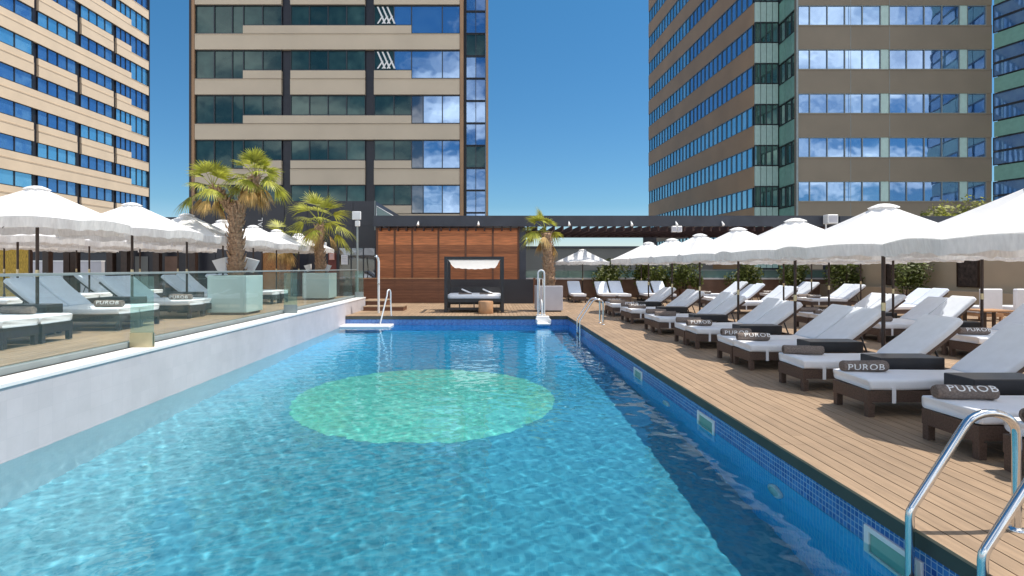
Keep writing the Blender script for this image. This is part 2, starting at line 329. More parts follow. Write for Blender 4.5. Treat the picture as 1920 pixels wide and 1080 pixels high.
# light mosaic disc in the pool floor
n=240; cx,cy,rr=-1.15,10.0,2.33; rg=random.Random(4); rj=[rr+rg.uniform(-.012,.012) for _ in range(n)]
mb=MB(); vs=[(cx+rj[i]*math.cos(2*PI*i/n),cy+rj[i]*math.sin(2*PI*i/n),FZ+.006) for i in range(n)]+[(cx+rj[i]*math.cos(2*PI*i/n),cy+rj[i]*math.sin(2*PI*i/n),FZ-.01) for i in range(n)]
mb.add(vs,[tuple(range(n))]+[(i,i+n,(i+1)%n+n,(i+1)%n) for i in range(n)])
tag(mb.build('floor_medallion','tile_medallion'),'large pale green mosaic disc on the pool floor under the water','mosaic disc')
# pool walls: coping, dark-blue water-line band, lighter tiles below
mb=MB()
for (a,b) in(((PX1,PY0),(PX1,PY1)),((PX1,PY1),(PX0,PY1)),((PX0,PY0),(PX1,PY0))):
    mb.quad((*a,FZ-.02),(*b,FZ-.02),(*b,WZ+.0),(*a,WZ+.0))
struct(mb,'pool_wall','tile_pool')
mb=MB()
e=.004
mb.box(PX1-e,PX1+.25,PY0,PY1+.25,WZ-.04,-.125); mb.box(PX0,PX1-e,PY1-e,PY1+.25,WZ-.04,-.125)
struct(mb,'waterline_tiles','tile_band')
mb=MB(); mb.box(PX1-.02,PX1+.13,PY0,PY1+.1,-.125,-.012); mb.box(PX0,PX1-.02,PY1-.02,PY1+.13,-.125,-.012)
struct(mb,'pool_coping','coping')
# water: one rippled sheet, real refraction
nx,ny=430,900
xs=np.linspace(PX0+.0045,PX1-.0045,nx); ys=PY0+(PY1-.0045-PY0)*(.45*np.linspace(0,1,ny)+.55*np.linspace(0,1,ny)**2)
X,Y=np.meshgrid(xs,ys); Z=np.full_like(X,WZ); rng=np.random.default_rng(3)
for k in range(70):
    lam=.085*(.75/.085)**rng.random(); a=rng.uniform(0,2*PI) if k%3 else rng.normal(PI*.62,.5)
    Z+=.000165*(lam/.3)**.72*np.sin(2*PI/lam*(X*math.cos(a)+Y*math.sin(a))+rng.uniform(0,2*PI)+.8*np.sin(X*1.1+Y*.7+k))
V=np.stack([X,Y,Z],-1).reshape(-1,3); idx=np.arange(nx*ny).reshape(ny,nx)
Fc=np.stack([idx[:-1,:-1],idx[:-1,1:],idx[1:,1:],idx[1:,:-1]],-1).reshape(-1,4)
me=bpy.data.meshes.new('water'); me.from_pydata(V.tolist(),[],Fc.tolist()); me.polygons.foreach_set('use_smooth',[True]*len(me.polygons))
wm=bpy.data.materials.new('pool_water'); wm.use_nodes=True; n_=wm.node_tree; n_.nodes.clear()
wo=n_.nodes.new('ShaderNodeOutputMaterial'); gl=n_.nodes.new('ShaderNodeBsdfGlass'); gl.inputs['IOR'].default_value=1.333; gl.inputs['Roughness'].default_value=0; gl.inputs['Color'].default_value=(.80,.965,1,1)
n_.links.new(gl.outputs[0],wo.inputs[0]); me.materials.append(wm)
water=bpy.data.objects.new('water',me); COL.objects.link(water); water['kind']='structure'
water.cycles.is_caustics_caster=True
for o in COL.objects:
    if o.type=='MESH' and o is not water: o.cycles.is_caustics_receiver=True

# raised white wall on the left of the pool
mb=MB(); mb.box(-5.30,PX0,PY0-2,22.3,FZ-.02,LZ-.05)
lw=tag(mb.build('pool_side_wall','tile_white'),'long low white tiled wall rising from the water along the left deck','wall'); lw.cycles.is_caustics_receiver=True
mosaic('tile_underwater_lit',(.78,.82,.86),(.84,.87,.90),(.74,.80,.84),.05,gw=.04)  # paler copy of the wall tiles, light on the submerged face put into colour
ln=MB().quad((PX0+.003,PY0,FZ),(PX0+.003,PY1,FZ),(PX0+.003,PY1,WZ-.004),(PX0+.003,PY0,WZ-.004)).build('submerged_lit_face','tile_underwater_lit',lw); ln.cycles.is_caustics_receiver=True
MB().bbox(-5.32,PX0+.015,PY0-2,22.32,LZ-.05,LZ,.006).build('wall_cap','white_cap',lw)
# submerged corner step
mb=MB().bbox(PX0+.002,-3.3,18.35,PY1-.006,-.75,-.27,.02)
st=tag(mb.build('corner_step','white_render'),'white entry step in the far left corner of the pool','pool step')
# ------------------------------------------------------------------ decks of boards
def deck(name,x0,x1,y0,y1,z,m,bw=.14,gap=.010,holes=()):
    mb=MB(); x=x0; rnd=random.Random(int(x0*10)+99)
    while x<x1-.02:
        xe=min(x+bw-gap,x1); y=y0-rnd.random()*2.4
        while y<y1:
            a=max(y,y0); b=min(y+2.4,y1)-.004
            if b>a+.02: mb.add([(x,a,z),(xe,a,z),(xe,b,z),(x,b,z),(x,a,z-.02),(xe,a,z-.02),(xe,b,z-.02),(x,b,z-.02)],[(0,1,2,3),(4,5,1,0),(5,6,2,1),(6,7,3,2),(7,4,0,3)])
            y+=2.4
        x+=bw
    o=struct(mb,name,m); return o
deck('pool_deck',PX1-.03,20,PY0,PY1-.02,0,'deck_wood')
deck('pool_deck',-8.2,20,PY1-.02,31,0,'deck_wood')
deck('raised_deck',-24,-5.37,PY0-2,23.2,LZ-.01,'deck_wood_left')
mb=MB(); mb.box(PX1+.13,20,PY0,PY1+.1,-.5,-.03); mb.box(-8.2,20,PY1+.13,31,-.5,-.03); mb.box(-24,-5.325,PY0-2,23.2,-.5,LZ-.04)
struct(mb,'deck_base','deck_gap')
# ------------------------------------------------------------------ sun loungers
def rounded_slab(pts,hw,th,rad=.035,nseg=4):
    """cushion swept along pts (x,z) of its top centre line; rounded cross-section of width 2hw and thickness th"""
    prof=[]
    for cxs,czs,a0 in((hw-rad,-rad,0),(-hw+rad,-rad,90),(-hw+rad,-th+rad,180),(hw-rad,-th+rad,270)):
        for k in range(nseg+1):
            a=R(a0+90*k/nseg); prof.append((cxs+rad*math.cos(a),czs+rad*math.sin(a)))
    n=len(prof); mb=MB(); vs=[]; P=[Vector((x,0,z)) for x,z in pts]
    m=len(P)
    for i,p in enumerate(P):
        d=(P[min(i+1,m-1)]-P[max(i-1,0)]).normalized(); nn=Vector((-d.z,0,d.x))
        s=1.0
        if i in(0,m-1): s=.86
        elif i in(1,m-2): s=.97
        for (a,b) in prof:
            bb=-th/2+(b+th/2)*s
            vs.append(p+Vector((0,a*(1-(1-s)*.25),0))+nn*bb)
    fs=[(i*n+k,i*n+(k+1)%n,(i+1)*n+(k+1)%n,(i+1)*n+k) for i in range(m-1) for k in range(n)]
    fs+= [tuple(range(n))[::-1],tuple((m-1)*n+k for k in range(n))]
    mb.add(vs,fs,None,0,True); return mb
def rumple(mb,rw,amp=.005):
    p=[rw.uniform(0,6) for _ in range(4)]
    mb.v=[(x,y+amp*.8*math.sin(7*x+p[0]),z+amp*(math.sin(5*x+9*y+p[1])+.7*math.sin(13*x-6*y+p[2]))) for x,y,z in mb.v]
def make_lounger(wick,deg=38.5,seed=1,name='sun_lounger'):
    rw=random.Random(seed)
    t=thing(name,'','sun lounger')
    hw=.315
    mb=MB(); a=.30; b=.15
    mb.box(0.0,.045,-hw,hw,b,a); mb.box(.045,2.0,-hw,-hw+.045,b+.02,a); mb.box(.045,2.0,hw-.045,hw,b+.02,a); mb.box(2.0,2.05,-hw,hw,b+.02,a)
    mb.box(.045,1.42,-hw+.045,hw-.045,a-.03,a-.012)
    mb.build('frame',wick,t)
    for (x,y) in((.0,-hw),(.0,hw-.075),(1.9,-hw),(1.9,hw-.075)):
        MB().bbox(x+.003,x+.078,y+.003,y+.072,0,a-.006 if x else b+.002,.004).build('leg',wick,t)
    seat=[(-.012,.423),(.0,.43),(.05,.432),(.4,.428),(.8,.428),(1.2,.424),(1.36,.425),(1.42,.430),(1.45,.438)]
    sc_mb=rounded_slab([(x,z+rw.uniform(-.004,.004)) for x,z in seat],hw+.008,.125); rumple(sc_mb,rw); c=sc_mb.build('seat_cushion','fabric_white',t)
    ang=R(deg); bk=[]
    for q in(0,.03,.08,.25,.45,.65,.84,.89,.91):
        sag=.012*math.sin(PI*q/.91); bk.append((1.43+q*math.cos(ang)+sag*math.sin(ang),.44+q*math.sin(ang)-sag*math.cos(ang)))
    b_mb=rounded_slab(bk,hw+.004,.105); rumple(b_mb,rw); bc=b_mb.build('back_cushion','fabric_grey',t)
    mb=MB(); T=Matrix.Translation((1.43,0,.31))@Matrix.Rotation(-ang,4,'Y')
    mb.box(.02,.90,-hw,hw,-.045,-.002,T); mb.build('back_frame',wick,t)
    for y in(-hw+.06,hw-.06): MB().tube([(1.97,y,.24),(1.83,y,.60)],.014,6).build('back_prop','dark_metal',t)
    MB().box(.26,.305,-hw-.013,-hw-.009,.16,.34).build('strap','fabric_white',t)
    return t
LNG_R=[make_lounger('wicker',d,k) for k,d in enumerate((38.5,36.5,41,39))]; LNG_L=[make_lounger('wicker_dark',d,k+9) for k,d in enumerate((38,40.5))]
used={}
def place_lounger(kinds,loc,rz,label,group):
    free=[u for u in kinds if not used.get(u.name)]; first=free[0] if free else rr_.choice(kinds)
    if not used.get(first.name):
        used[first.name]=1; first.location=loc; first.rotation_euler=(0,0,rz); first['label']=label; first['group']=group; return first
    return dup(first,loc,rz,label,group)
# rolled towel with woven letters
def make_towel(m,txt,roll=18,shift=0,seed=1):
    rt=random.Random(seed)
    mb=MB(); n=14; L_=.53; rad=.066
    secs=[0,.02,.1,.2,.3,.4,.5,.51,.53]
    pts=[(x,0,rad) for x in secs]; rs=[rad*.88,rad]+[rad*(1+rt.uniform(-.07,.07)) for i in range(5)]+[rad,rad*.88]
    mb.tube(pts,rs,n)
    for r_ in(.045,.028,.014): mb.tube([(-.004,0,rad),(.0,0,rad)],[r_,r_],10)
    o=tag(mb.build('rolled_towel',m),'','towel')
    if txt:
        me=text_mesh(txt,.105,.0015,.0); me.materials.append(M['lettering'])
        # wrap the flat letters round the roll
        for v in me.vertices:
            a=v.co.y/(rad+.004); h=rad+.003+v.co.z
            v.co=(.27+shift+v.co.x*1.22,-h*math.cos(a+R(roll)),rad+h*math.sin(a+R(roll)))
        k=bpy.data.objects.new('lettering',me); COL.objects.link(k); k.parent=o
    return o
TWLS=[make_towel('towel','PUROB'),make_towel('towel','PUROB',44,.03,2),make_towel('towel','PUROB',-6,-.02,3),make_towel('towel','',0,0,4),make_towel('towel','PUROB',30,.05,5)]; TWT=make_towel('towel_tan','')
# for loungers seen from the other side the letters face the pool side of the left deck
def place_towel(loc,rz,label,group,src=None):
    free=[u for u in TWLS if not used.get(u.name)]; src=src or (free[0] if free else rr_.choice(TWLS))
    if not used.get(src.name):
        used[src.name]=1; src.location=loc; src.rotation_euler=(0,0,rz); src['label']=label; src['group']=group; return src
    return dup(src,loc,rz,label,group)
# low dark side table
def make_table():
    t=thing('side_table','','side table')
    MB().bbox(0,.82,-.19,.19,.38,.54,.008).build('tabletop','table_dark',t)
    for x in(.02,.74):
        for y in(-.18,.12): MB().bbox(x,x+.06,y,y+.06,0,.381,.004).build('leg','table_dark',t)
    return t
TBL=make_table()
def place_table(loc,rz,label,group):
    if not used.get('tb'):
        used['tb']=1; TBL.location=loc; TBL.rotation_euler=(0,0,rz); TBL['label']=label; TBL['group']=group; return TBL
    return dup(TBL,loc,rz,label,group)
ORD=['first','second','third','fourth','fifth','sixth','seventh','eighth','ninth','tenth','eleventh','twelfth','thirteenth','fourteenth']
rr_=random.Random(11)
def jit(s): return rr_.uniform(-s,s)
SEAT=.43
# right deck, row beside the pool
row1=[3.50,4.26,5.10,6.48,7.78,9.29,9.97,11.64,12.32,14.07,14.75,16.75,17.43,19.22,19.9]
tb1=[5.79,7.13,8.64,10.98,13.42,16.1,18.5]
k=0
for y in row1:
    if y<4: lab='white sun lounger cut by the right frame edge beside the near pool ladder'
    else:
        lab=f'white sun lounger of the right poolside row, {ORD[k]} from the near chrome ladder'; k+=1
    place_lounger(LNG_R,(4.27+jit(.015),y,0),jit(.008),lab,'sun loungers in the right poolside row')
k=0
for y in row1:
    if y<4: place_towel((4.95,y+.12,SEAT),R(-12),'plain tan rolled towel on the lounger nearest the ladder','rolled towels',TWT); continue
    dy=.17 if y not in(4.26,) else .15
    place_towel((4.27+.02+jit(.03),y+dy+jit(.02),SEAT),R(-3+jit(7)),f'grey rolled towel on the {ORD[k]} lounger of the right poolside row','rolled towels'); k+=1
for i,y in enumerate(tb1):
    place_table((4.95,y,0),0,f'low dark side table between loungers of the right poolside row, {ORD[i]} from the front','side tables on the right deck')
# right deck, second row
k=0
for y in(10.17,10.85,12.62,13.3,14.72,15.4):
    place_lounger(LNG_R,(8.75+jit(.03),y,0),jit(.01),f'white sun lounger in the second row behind the right poolside row, {ORD[k]} from the front','sun loungers in the second right row')
    place_towel((8.8,y+.12,SEAT),R(jit(4)),f'grey rolled towel on the {ORD[k]} lounger of the second right row','rolled towels'); k+=1
for i,y in enumerate((11.7,14.05)):
    place_table((9.5,y,0),0,['dark side table between pairs of the second right row, nearer one','dark side table between pairs of the second right row, farther one'][i],'side tables on the right deck')
k=0
for (x,y) in((13.1,22.57),(13.1,23.25),(13.4,26.17),(13.4,26.85),(10.0,26.07),(10.0,26.75),(9.0,20.1),(9.0,20.78),(9.2,22.9),(9.2,23.58),(12.9,18.3),(12.9,18.98)):
    lab=(['far white sun lounger of the third row towards the beige wall, ']*4+['white sun lounger of the far pair right before the hedge, ']*2+['white sun lounger of the two middle pairs behind the second row, ']*4+['white sun lounger of the pair nearest the white armchairs, ']*2)[k]+['nearest','second nearest','third','farthest','nearer one','farther one','nearest','second nearest','third','farthest','nearer one','farther one'][k]
    place_lounger(LNG_R,(x,y,0),0,lab,'far sun loungers on the right deck')
    if k<6: place_towel((x+.05,y+.1,SEAT),0,f'small rolled towel on the {["nearest","second","third","last","front","back"][k]} far lounger {"by the beige wall" if k<4 else "before the hedge"}','rolled towels')
    k+=1
for i,x in enumerate((4.35,5.75,6.5,7.9,8.65)):
    place_lounger(LNG_R,(x,26.2,0),R(90)+jit(.02),f'white lounger of the far row facing the pool, {ORD[i]} right of the grey planter','sun loungers facing the pool at the far end')
# left raised deck
k=0
rowL=[8.25,8.93,10.70,11.38,13.18,13.86,15.72,16.4,18.17,18.85]
for y in rowL:
    place_lounger(LNG_L,(-7.0+jit(.02),y,LZ),PI+jit(.01),f'white sun lounger behind the glass on the left deck, {ORD[k]} from the front','sun loungers in the left front row')
    if k in(1,2,4,6): place_towel((-7.62 if k!=1 else -7.95,y+(.05 if k==1 else -.05),LZ+SEAT),R(jit(3)),f'grey rolled towel on the {ORD[k]} lounger of the left deck','rolled towels')
    k+=1
for i,y in enumerate((9.82,12.29,14.8)):
    place_table((-7.75,y,LZ),PI,f'dark side table beside an umbrella pole on the left deck, {ORD[i]} from the front','side tables on the left deck')
k=0
for y in(13.58,14.26,16.08,16.76,18.58,19.26):
    place_lounger(LNG_L,(-11.6,y,LZ),PI,f'white sun lounger in the back row of the left deck, {ORD[k]} from the front','sun loungers in the left back row'); k+=1

# ------------------------------------------------------------------ parasols
def make_umbrella(seed=1):
    t=thing('parasol','','parasol'); NS=8; RAD=1.46; Zp=2.64; Ze=1.97; r0=.09
    MB().tube([(0,0,0),(0,0,1.2),(0,0,2.58)],.027,10).build('pole','pole_wood',t)
    mb=MB(); mb.cyl(0,0,0,.05,.24,20); mb.cyl(0,0,.05,.30,.04,10); mb.build('base','dark_metal',t)
    MB().cyl(0,0,1.03,1.15,.031,10).build('collar','brass',t)
    def rim(a):            # radius and drop of a straight-sided octagon
        seg=(a/(2*PI/NS))%1; h=PI/NS; return math.cos(h)/math.cos((seg-.5)*2*h),seg
    nr,per=9,8; vs=[];fs=[]; n=NS*per; rv=random.Random(seed)
    for kp in range(NS):           # one sewn panel at a time, so that the seams over the ribs stay creased
        sg=rv.uniform(.8,1.5); tw=rv.uniform(-.25,.25); o=len(vs)
        for i in range(nr+1):
            q=i/nr
            for j in range(per+1):
                a=2*PI*(kp*per+j)/n; seg=j/per; h=PI/NS; kk=math.cos(h)/math.cos((seg-.5)*2*h); r=(r0+(RAD-r0)*q)*(kk if i else 1)
                z=Zp-.03-(Zp-.03-Ze)*(q**.95); mid=math.sin(PI*seg)
                z-=.045*sg*mid*math.sin(PI*q)*(1+tw*math.cos(PI*seg))
                if i==nr: z+=.04*mid
                z+=.004*math.sin(13*seg+9*q+kp*2)*mid
                vs.append((r*math.cos(a),r*math.sin(a),z))
        w_=per+1
        for i in range(nr):
            for j in range(per): fs.append((o+i*w_+j,o+i*w_+j+1,o+(i+1)*w_+j+1,o+(i+1)*w_+j))
    mb=MB(); mb.add(vs,fs,None,0,True); cp=mb.build('canopy','canopy',t)
    # vent cap
    mb=MB(); cv=[(0,0,Zp+.014)]; cf=[]
    for i,(rad,z) in enumerate(((.08,Zp-.001),(.15,Zp-.026),(.205,Zp-.054))):
        for j in range(24):
            a=2*PI*j/24; cv.append((rad*math.cos(a),rad*math.sin(a),z-.006*math.sin(8*a)))
    for j in range(24): cf.append((0,1+j,1+(j+1)%24))
    for i in range(2):
        for j in range(24): cf.append((1+i*24+j,1+(i+1)*24+j,1+(i+1)*24+(j+1)%24,1+i*24+(j+1)%24))
    mb.add(cv,cf,None,0,True); mb.build('vent_cap','canopy',t)
    # hanging valance with a wavy fringe
    mb=MB(); vv=[];vf=[]; m=n*3; rng2=random.Random(5)
    for i,q in enumerate((0,.35,.7,1)):
        for j in range(m):
            a=2*PI*j/m; k,seg=rim(a); mid=math.sin(PI*seg); top=Ze+.045*mid*.9
            drop=.165*q*(1+.06*math.sin(a*31)); r=RAD*k*(1+.004)-.012*q*math.sin(a*40+math.sin(a*7)*2)-.03*q
            vv.append((r*math.cos(a),r*math.sin(a),top-drop))
    for i in range(3):
        for j in range(m): vf.append((i*m+j,(i+1)*m+j,(i+1)*m+(j+1)%m,i*m+(j+1)%m))
    mb.add(vv,vf,None,0,True); mb.build('valance','valance',t)
    for k in range(NS):
        a=2*PI*k/NS; c,s_=math.cos(a),math.sin(a)
        mb=MB(); mb.tube([(.03*c,.03*s_,2.50),((RAD-.03)*c,(RAD-.03)*s_,Ze-.02)],.009,5); mb.tube([(.03*c,.03*s_,2.0),(.72*c,.72*s_,2.215)],.008,5)
        mb.build('rib','dark_metal',t)
    MB().cyl(0,0,1.95,2.04,.04,10).build('hub','dark_metal',t)
    return t
UMBS=[make_umbrella(k) for k in(3,8,14)]
def place_umb(x,y,z,rz,label,group,cat=None):
    U_=UMBS[rr_.randrange(3)] if sum(used.get(u.name,0) for u in UMBS)>2 else [u for u in UMBS if not used.get(u.name)][0]
    if not used.get(U_.name):
        used[U_.name]=1; U_.location=(x,y,z); U_.rotation_euler=(0,0,rz); U_['label']=label; U_['group']=group; return U_
    return dup(U_,(x,y,z),rz,label,group)
g='parasols of the right poolside row'
for i,(x,y) in enumerate(((6.02,3.40),(6.02,5.88),(5.98,8.32),(6.0,10.75),(6.0,13.2),(6.0,15.6),(6.05,18.1),(6.0,20.6))):
    lab=['white parasol beyond the right frame edge over the nearest loungers','white fringed parasol cut by the right frame edge, largest on that side'][i] if i<2 else f'white fringed parasol over the right poolside row, {ORD[i-2]} behind the one cut by the frame'
    place_umb(x,y,0,R(11+jit(5)),lab,g)
g='parasols of the second right row'
for i,(x,y) in enumerate(((10.15,11.30),(10.2,13.85),(10.1,16.3),(10.1,18.8))):
    place_umb(x,y,0,R(jit(20)),f'white parasol of the second right row behind the poolside parasols, {ORD[i]} from the front',g)
g='parasols at the far end of the right deck'
for i,(x,y) in enumerate(((14.5,21.4),(14.7,25.0),(11.3,24.8),(4.9,28.6),(7.9,28.4))):
    place_umb(x,y,0,R(jit(20)),['white parasol near the beige wall, nearer of two','white parasol near the beige wall, farther of two','white parasol over a far pair of loungers before the hedge','small far white parasol right of the third palm, standing alone','small far white parasol before the parapet hedge'][i],g)
g='parasols of the left front row'
for i,(x,y) in enumerate(((-8.05,9.8),(-7.98,12.3),(-8.1,14.75),(-8.05,16.65),(-8.05,18.8),(-8.05,20.85),(-8.05,23.3))):
    place_umb(x,y,LZ if y<23 else LZ,R(14+jit(5)),f'white fringed parasol behind the glass balustrade on the left deck, {ORD[i]} from the front',g)
g='parasols of the left back row'
for i,(x,y) in enumerate(((-12.6,14.7),(-12.5,17.2),(-12.5,19.7),(-12.5,22.1),(-16.4,18.6),(-16.2,21.6))):
    place_umb(x,y,LZ,R(jit(20)),f'white parasol of the back rows on the left deck, {ORD[i]} from the front left',g)

# ------------------------------------------------------------------ glass balustrade
GX=-5.42
t=thing('glass_balustrade','long frameless glass balustrade with thin rail along the left deck edge','balustrade',(GX,0,LZ))
ys_=[6.22+1.483*i for i in range(-7,12)]
for i in range(len(ys_)-1):
    MB().box(-.006,.006,ys_[i]+.006,ys_[i+1]-.006,.06,1.09).build('glass_panel','glass_clear',t)
MB().bbox(-.022,.022,ys_[0],ys_[-1],1.09,1.125,.004).build('top_rail','mullion_light',t)
MB().bbox(-.045,.045,ys_[0],ys_[-1],-.005,.075,.004).build('base_channel','mullion_light',t)
for i,(y,x0) in enumerate(((8.23,-5.36),(14.4,-5.36),(22.05,-5.36))):
    f=thing('glass_fin',['clear glass fin standing across the white wall by the second left lounger','green glass fin across the white wall between the two left planters','green glass fin at the far end of the white wall'][i],'glass fin',(x0,y,LZ),group='glass fins on the white wall')
    MB().box(0,.34,-.01,.01,.05,1.06).build('pane','glass_fin',f)
    mb=MB(); mb.box(0,.34,-.03,-.0105,0,.22); mb.box(0,.34,.0105,.03,0,.22); mb.build('clamp','brass' if i==0 else 'mullion_light',f)
# ------------------------------------------------------------------ planters and palms
def planter(x,y,z,label,m):
    t=thing('planter',label,'planter',(x,y,z),group='cube planters with palms')
    mb=MB(); s=.5
    mb.bbox(-s,s,-s,s,.05,.99,.012); mb.build('box',m,t)
    MB().box(-.44,.44,-.44,.44,0,.05).build('plinth','dark_metal',t)
    mb=MB(); mb.box(-.46,.46,-.46,.46,.9,.995); mb.build('soil','soil',t)
    return t
planter(-6.62,14.4,LZ,'large pale cube planter behind the glass with the two-headed palm','planter_white')
planter(-6.43,20.95,LZ,'pale cube planter at the far end of the left deck with a single palm','planter_white')
planter(2.33,21.4,0,'light grey cube planter with a palm by the pool lift','planter_grey')
def fan_leaf(mb,base,dirv,plen,frad,droop,rnd,nseg=22,spread=R(150),dryness=0):
    d=Vector(dirv).normalized(); up=Vector((0,0,1)); side=d.cross(up)
    if side.length<.05: side=Vector((1,0,0))
    side.normalize(); nrm=side.cross(d).normalized()
    pts=[Vector(base)]
    for i in range(1,5):
        q=i/4; p=Vector(base)+d*plen*q-up*droop*.35*plen*q*q; pts.append(p)
    mb.tube(pts,[.014,.012,.010,.008,.007],4)
    hub=pts[-1]; dd=(pts[-1]-pts[-2]).normalized(); side=dd.cross(up)
    if side.length<.05: side=Vector((1,0,0))
    side.normalize(); nrm=side.cross(dd).normalized()
    tw=rnd.uniform(-.5,.5); s2=(side*math.cos(tw)+nrm*math.sin(tw)); n2=s2.cross(dd).normalized()
    for k in range(nseg):
        a=-spread/2+spread*k/(nseg-1)+rnd.uniform(-.03,.03)
        v=(dd*math.cos(a)+s2*math.sin(a)).normalized(); ln=frad*(.72+.28*math.cos(a*.9))*rnd.uniform(.88,1.05)
        wv=v.cross(n2).normalized(); vs=[];fs=[]; fold=.12*(1 if k%2 else -1)
        for j,(q,wd) in enumerate(((0,.006),(.3,.021),(.62,.017),(.85,.007),(1,.0015))):
            p=hub+v*ln*q-up*ln*droop*(q**2.2)*rnd.uniform(.8,1.1)*.55+n2*fold*.05*q
            vs+=[p-wv*wd,p+wv*wd]
        for j in range(4): fs.append((2*j,2*j+1,2*j+3,2*j+2))
        mb.add(vs,fs)
def palm(x,y,z,label,trunk,heads,seed):
    rnd=random.Random(seed); t=thing('palm_tree',label,'palm tree',(x,y,z),group='fan palms in planters')
    mb=MB()
    for path,r0,r1 in trunk:
        n=26; P=[Vector(p) for p in path]; pts=[];rs=[]
        for i in range(n+1):
            q=i/n*(len(P)-1); a=min(int(q),len(P)-2); pts.append(P[a].lerp(P[a+1],q-a)+Vector((.012*math.sin(i*1.7),.012*math.cos(i*2.3),0))); rs.append((r0+(r1-r0)*i/n)*(1+.10*((i%2)*2-1)))
        mb.tube(pts,rs,12)
        # leaf-base stubs spiralling up the stem
        for i in range(150):
            q=i/150; k=q*n; a=min(int(k),n-1); c=pts[a].lerp(pts[a+1],k-a); an=i*2.4; r=rs[a]*.98; u=Vector((math.cos(an),math.sin(an),0)); tn=Vector((-u.y,u.x,0))
            ln=rnd.uniform(.06,.15); wd=rnd.uniform(.025,.06)
            vs=[c+u*r*.9-tn*wd,c+u*r*.9+tn*wd,c+u*(r+ln*.55)+Vector((0,0,ln*1.1))+tn*wd*.4,c+u*(r+ln*.55)+Vector((0,0,ln*1.1))-tn*wd*.4,c+u*(r+ln*.2)+Vector((0,0,-.02))]
            mb.add(vs,[(0,1,2,3),(4,1,2),(4,0,3),(0,4,1),(4,2,3)])
    mb.build('trunk','palm_bark',t)
    for (hx,hy,hz,nl,ndry,rad,lean) in heads:
        mb=MB()
        for i in range(nl):
            az=i*2.399+rnd.uniform(-.2,.2); q=(i+.5)/nl; el=R(84-88*q)+rnd.uniform(-.12,.12)
            dv=Vector((math.cos(az)*math.cos(el)+lean,math.sin(az)*math.cos(el),math.sin(el)))
            fan_leaf(mb,(hx,hy,hz-.12*q),dv,rad*rnd.uniform(.42,.62),rad*rnd.uniform(.5,.64),.30+.75*q,rnd,20)
        mb.build('crown','leaf_palm',t)
        mb=MB()
        for i in range(ndry):
            az=i*2.399+rnd.uniform(-.3,.3); el=R(rnd.uniform(-58,5))
            fan_leaf(mb,(hx,hy,hz-.16),(math.cos(az)*math.cos(el),math.sin(az)*math.cos(el),math.sin(el)),rad*rnd.uniform(.2,.4),rad*rnd.uniform(.34,.5),1.1,rnd,14,R(95))
        mb.build('dry_leaves','leaf_palm_dry',t)
palm(-6.62,14.4,LZ+.97,'tall two-headed fan palm growing from the front left planter',
     [(((0,0,0),(.02,0,.6),(-.02,0,1.25),(.06,0,1.80)),.19,.16),(((0,0,1.55),(-.26,0,1.9),(-.56,0,2.28)),.13,.10),(((.05,0,1.65),(.30,0,2.1),(.50,.02,2.54)),.13,.11)],
     [(-.60,0,2.36,13,6,.84,-.12),(.50,0,2.60,18,9,.86,.06)],4)
palm(-6.43,20.95,LZ+.97,'shorter bright green fan palm growing from the far left planter',[(((0,0,0),(.02,0,.5),(-.03,0,1.0),(-.02,0,1.85)),.17,.15)],[(-.02,0,1.97,17,4,1.40,0)],9)
palm(2.33,21.4,.97,'fan palm with thin arching crown in the grey planter by the pool lift',[(((0,0,0),(.02,0,.6),(-.02,0,1.3),(-.06,0,2.05)),.22,.17)],[(-.12,-.03,2.2,10,4,1.05,-.50)],15)
palm(-9.6,25.5,0,'dry brownish palm half hidden behind the left parasols',[(((0,0,0),(.05,0,1.5),(0,0,3.0)),.16,.14)],[(0,0,3.1,7,16,1.3,0)],21)
# pairs of white flared planter lamps next to the palms
for i,(px,y,z0,s,rot) in enumerate(((418,14.9,1.47,1,-1),(467,14.9,1.47,1,1),(580,21.25,1.47,.72,-1),(612,21.25,1.47,.72,1))):
    x=px2x(px,y)
    lab=['white tilted floodlight left of the two-headed palm trunk','white tilted floodlight right of the two-headed palm trunk','small white floodlight left of the far left palm trunk','small white floodlight right of the far left palm trunk'][i]
    t=thing('floodlight',lab,'floodlight',(x,y,z0),group='floodlights in the palm planters')
    T=Matrix.Translation((0,0,.10*s))@Matrix.Rotation(R(14*rot),4,'Y')
    MB().prism([(-.10*s,0),(.10*s,0),(.19*s,.36*s),(-.19*s,.36*s)],-.06,.06,T).build('housing','white_plastic',t)
    MB().cyl(0,0,-.02,.14*s,.02,8).build('bracket','dark_metal',t)
# ------------------------------------------------------------------ poolside fittings
def ladder_profile(): 
    p=[(2.70,-1.25),(2.70,-.6),(2.70,.08),(2.705,.12),(2.72,.15),(3.045,.655)]
    for a in range(0,181,15):     # rounded crown of the rail
        t=R(148-a*148/180); p.append((3.215+.17*math.cos(t)*(1 if a<90 else .98),.625+.125*math.sin(t)))
    p+= [(3.385,.5),(3.385,.25),(3.385,.0)]; return p
def ladder(label,loc,rz,dy,g='pool ladders'):
    t=thing('pool_ladder',label,'pool ladder',loc,rz,g); pr=[(x-2.78,z) for x,z in ladder_profile()]
    for s in(0,dy):
        MB().tube([(x,s,z) for x,z in pr],.026,12).build('rail','steel',t)
        MB().tube([(.605,s,.0),(.605,s,.012),(.605,s,.02)],[.055,.055,.03],14).build('flange','steel',t)
    for z in(-.30,-.58,-.86):
        mb=MB(); mb.bbox(-.12,-.04,.02,dy-.02,z-.02,z+.015,.008); mb.build('tread','white_plastic' if z<-.4 else 'dark_metal',t)
    return t
ladder('shiny chrome pool ladder in the near right corner of the picture',(2.78,3.0,0),0,.52)
ladder('small chrome pool ladder at the far right corner of the pool',(2.78,16.2,0),0,.5)
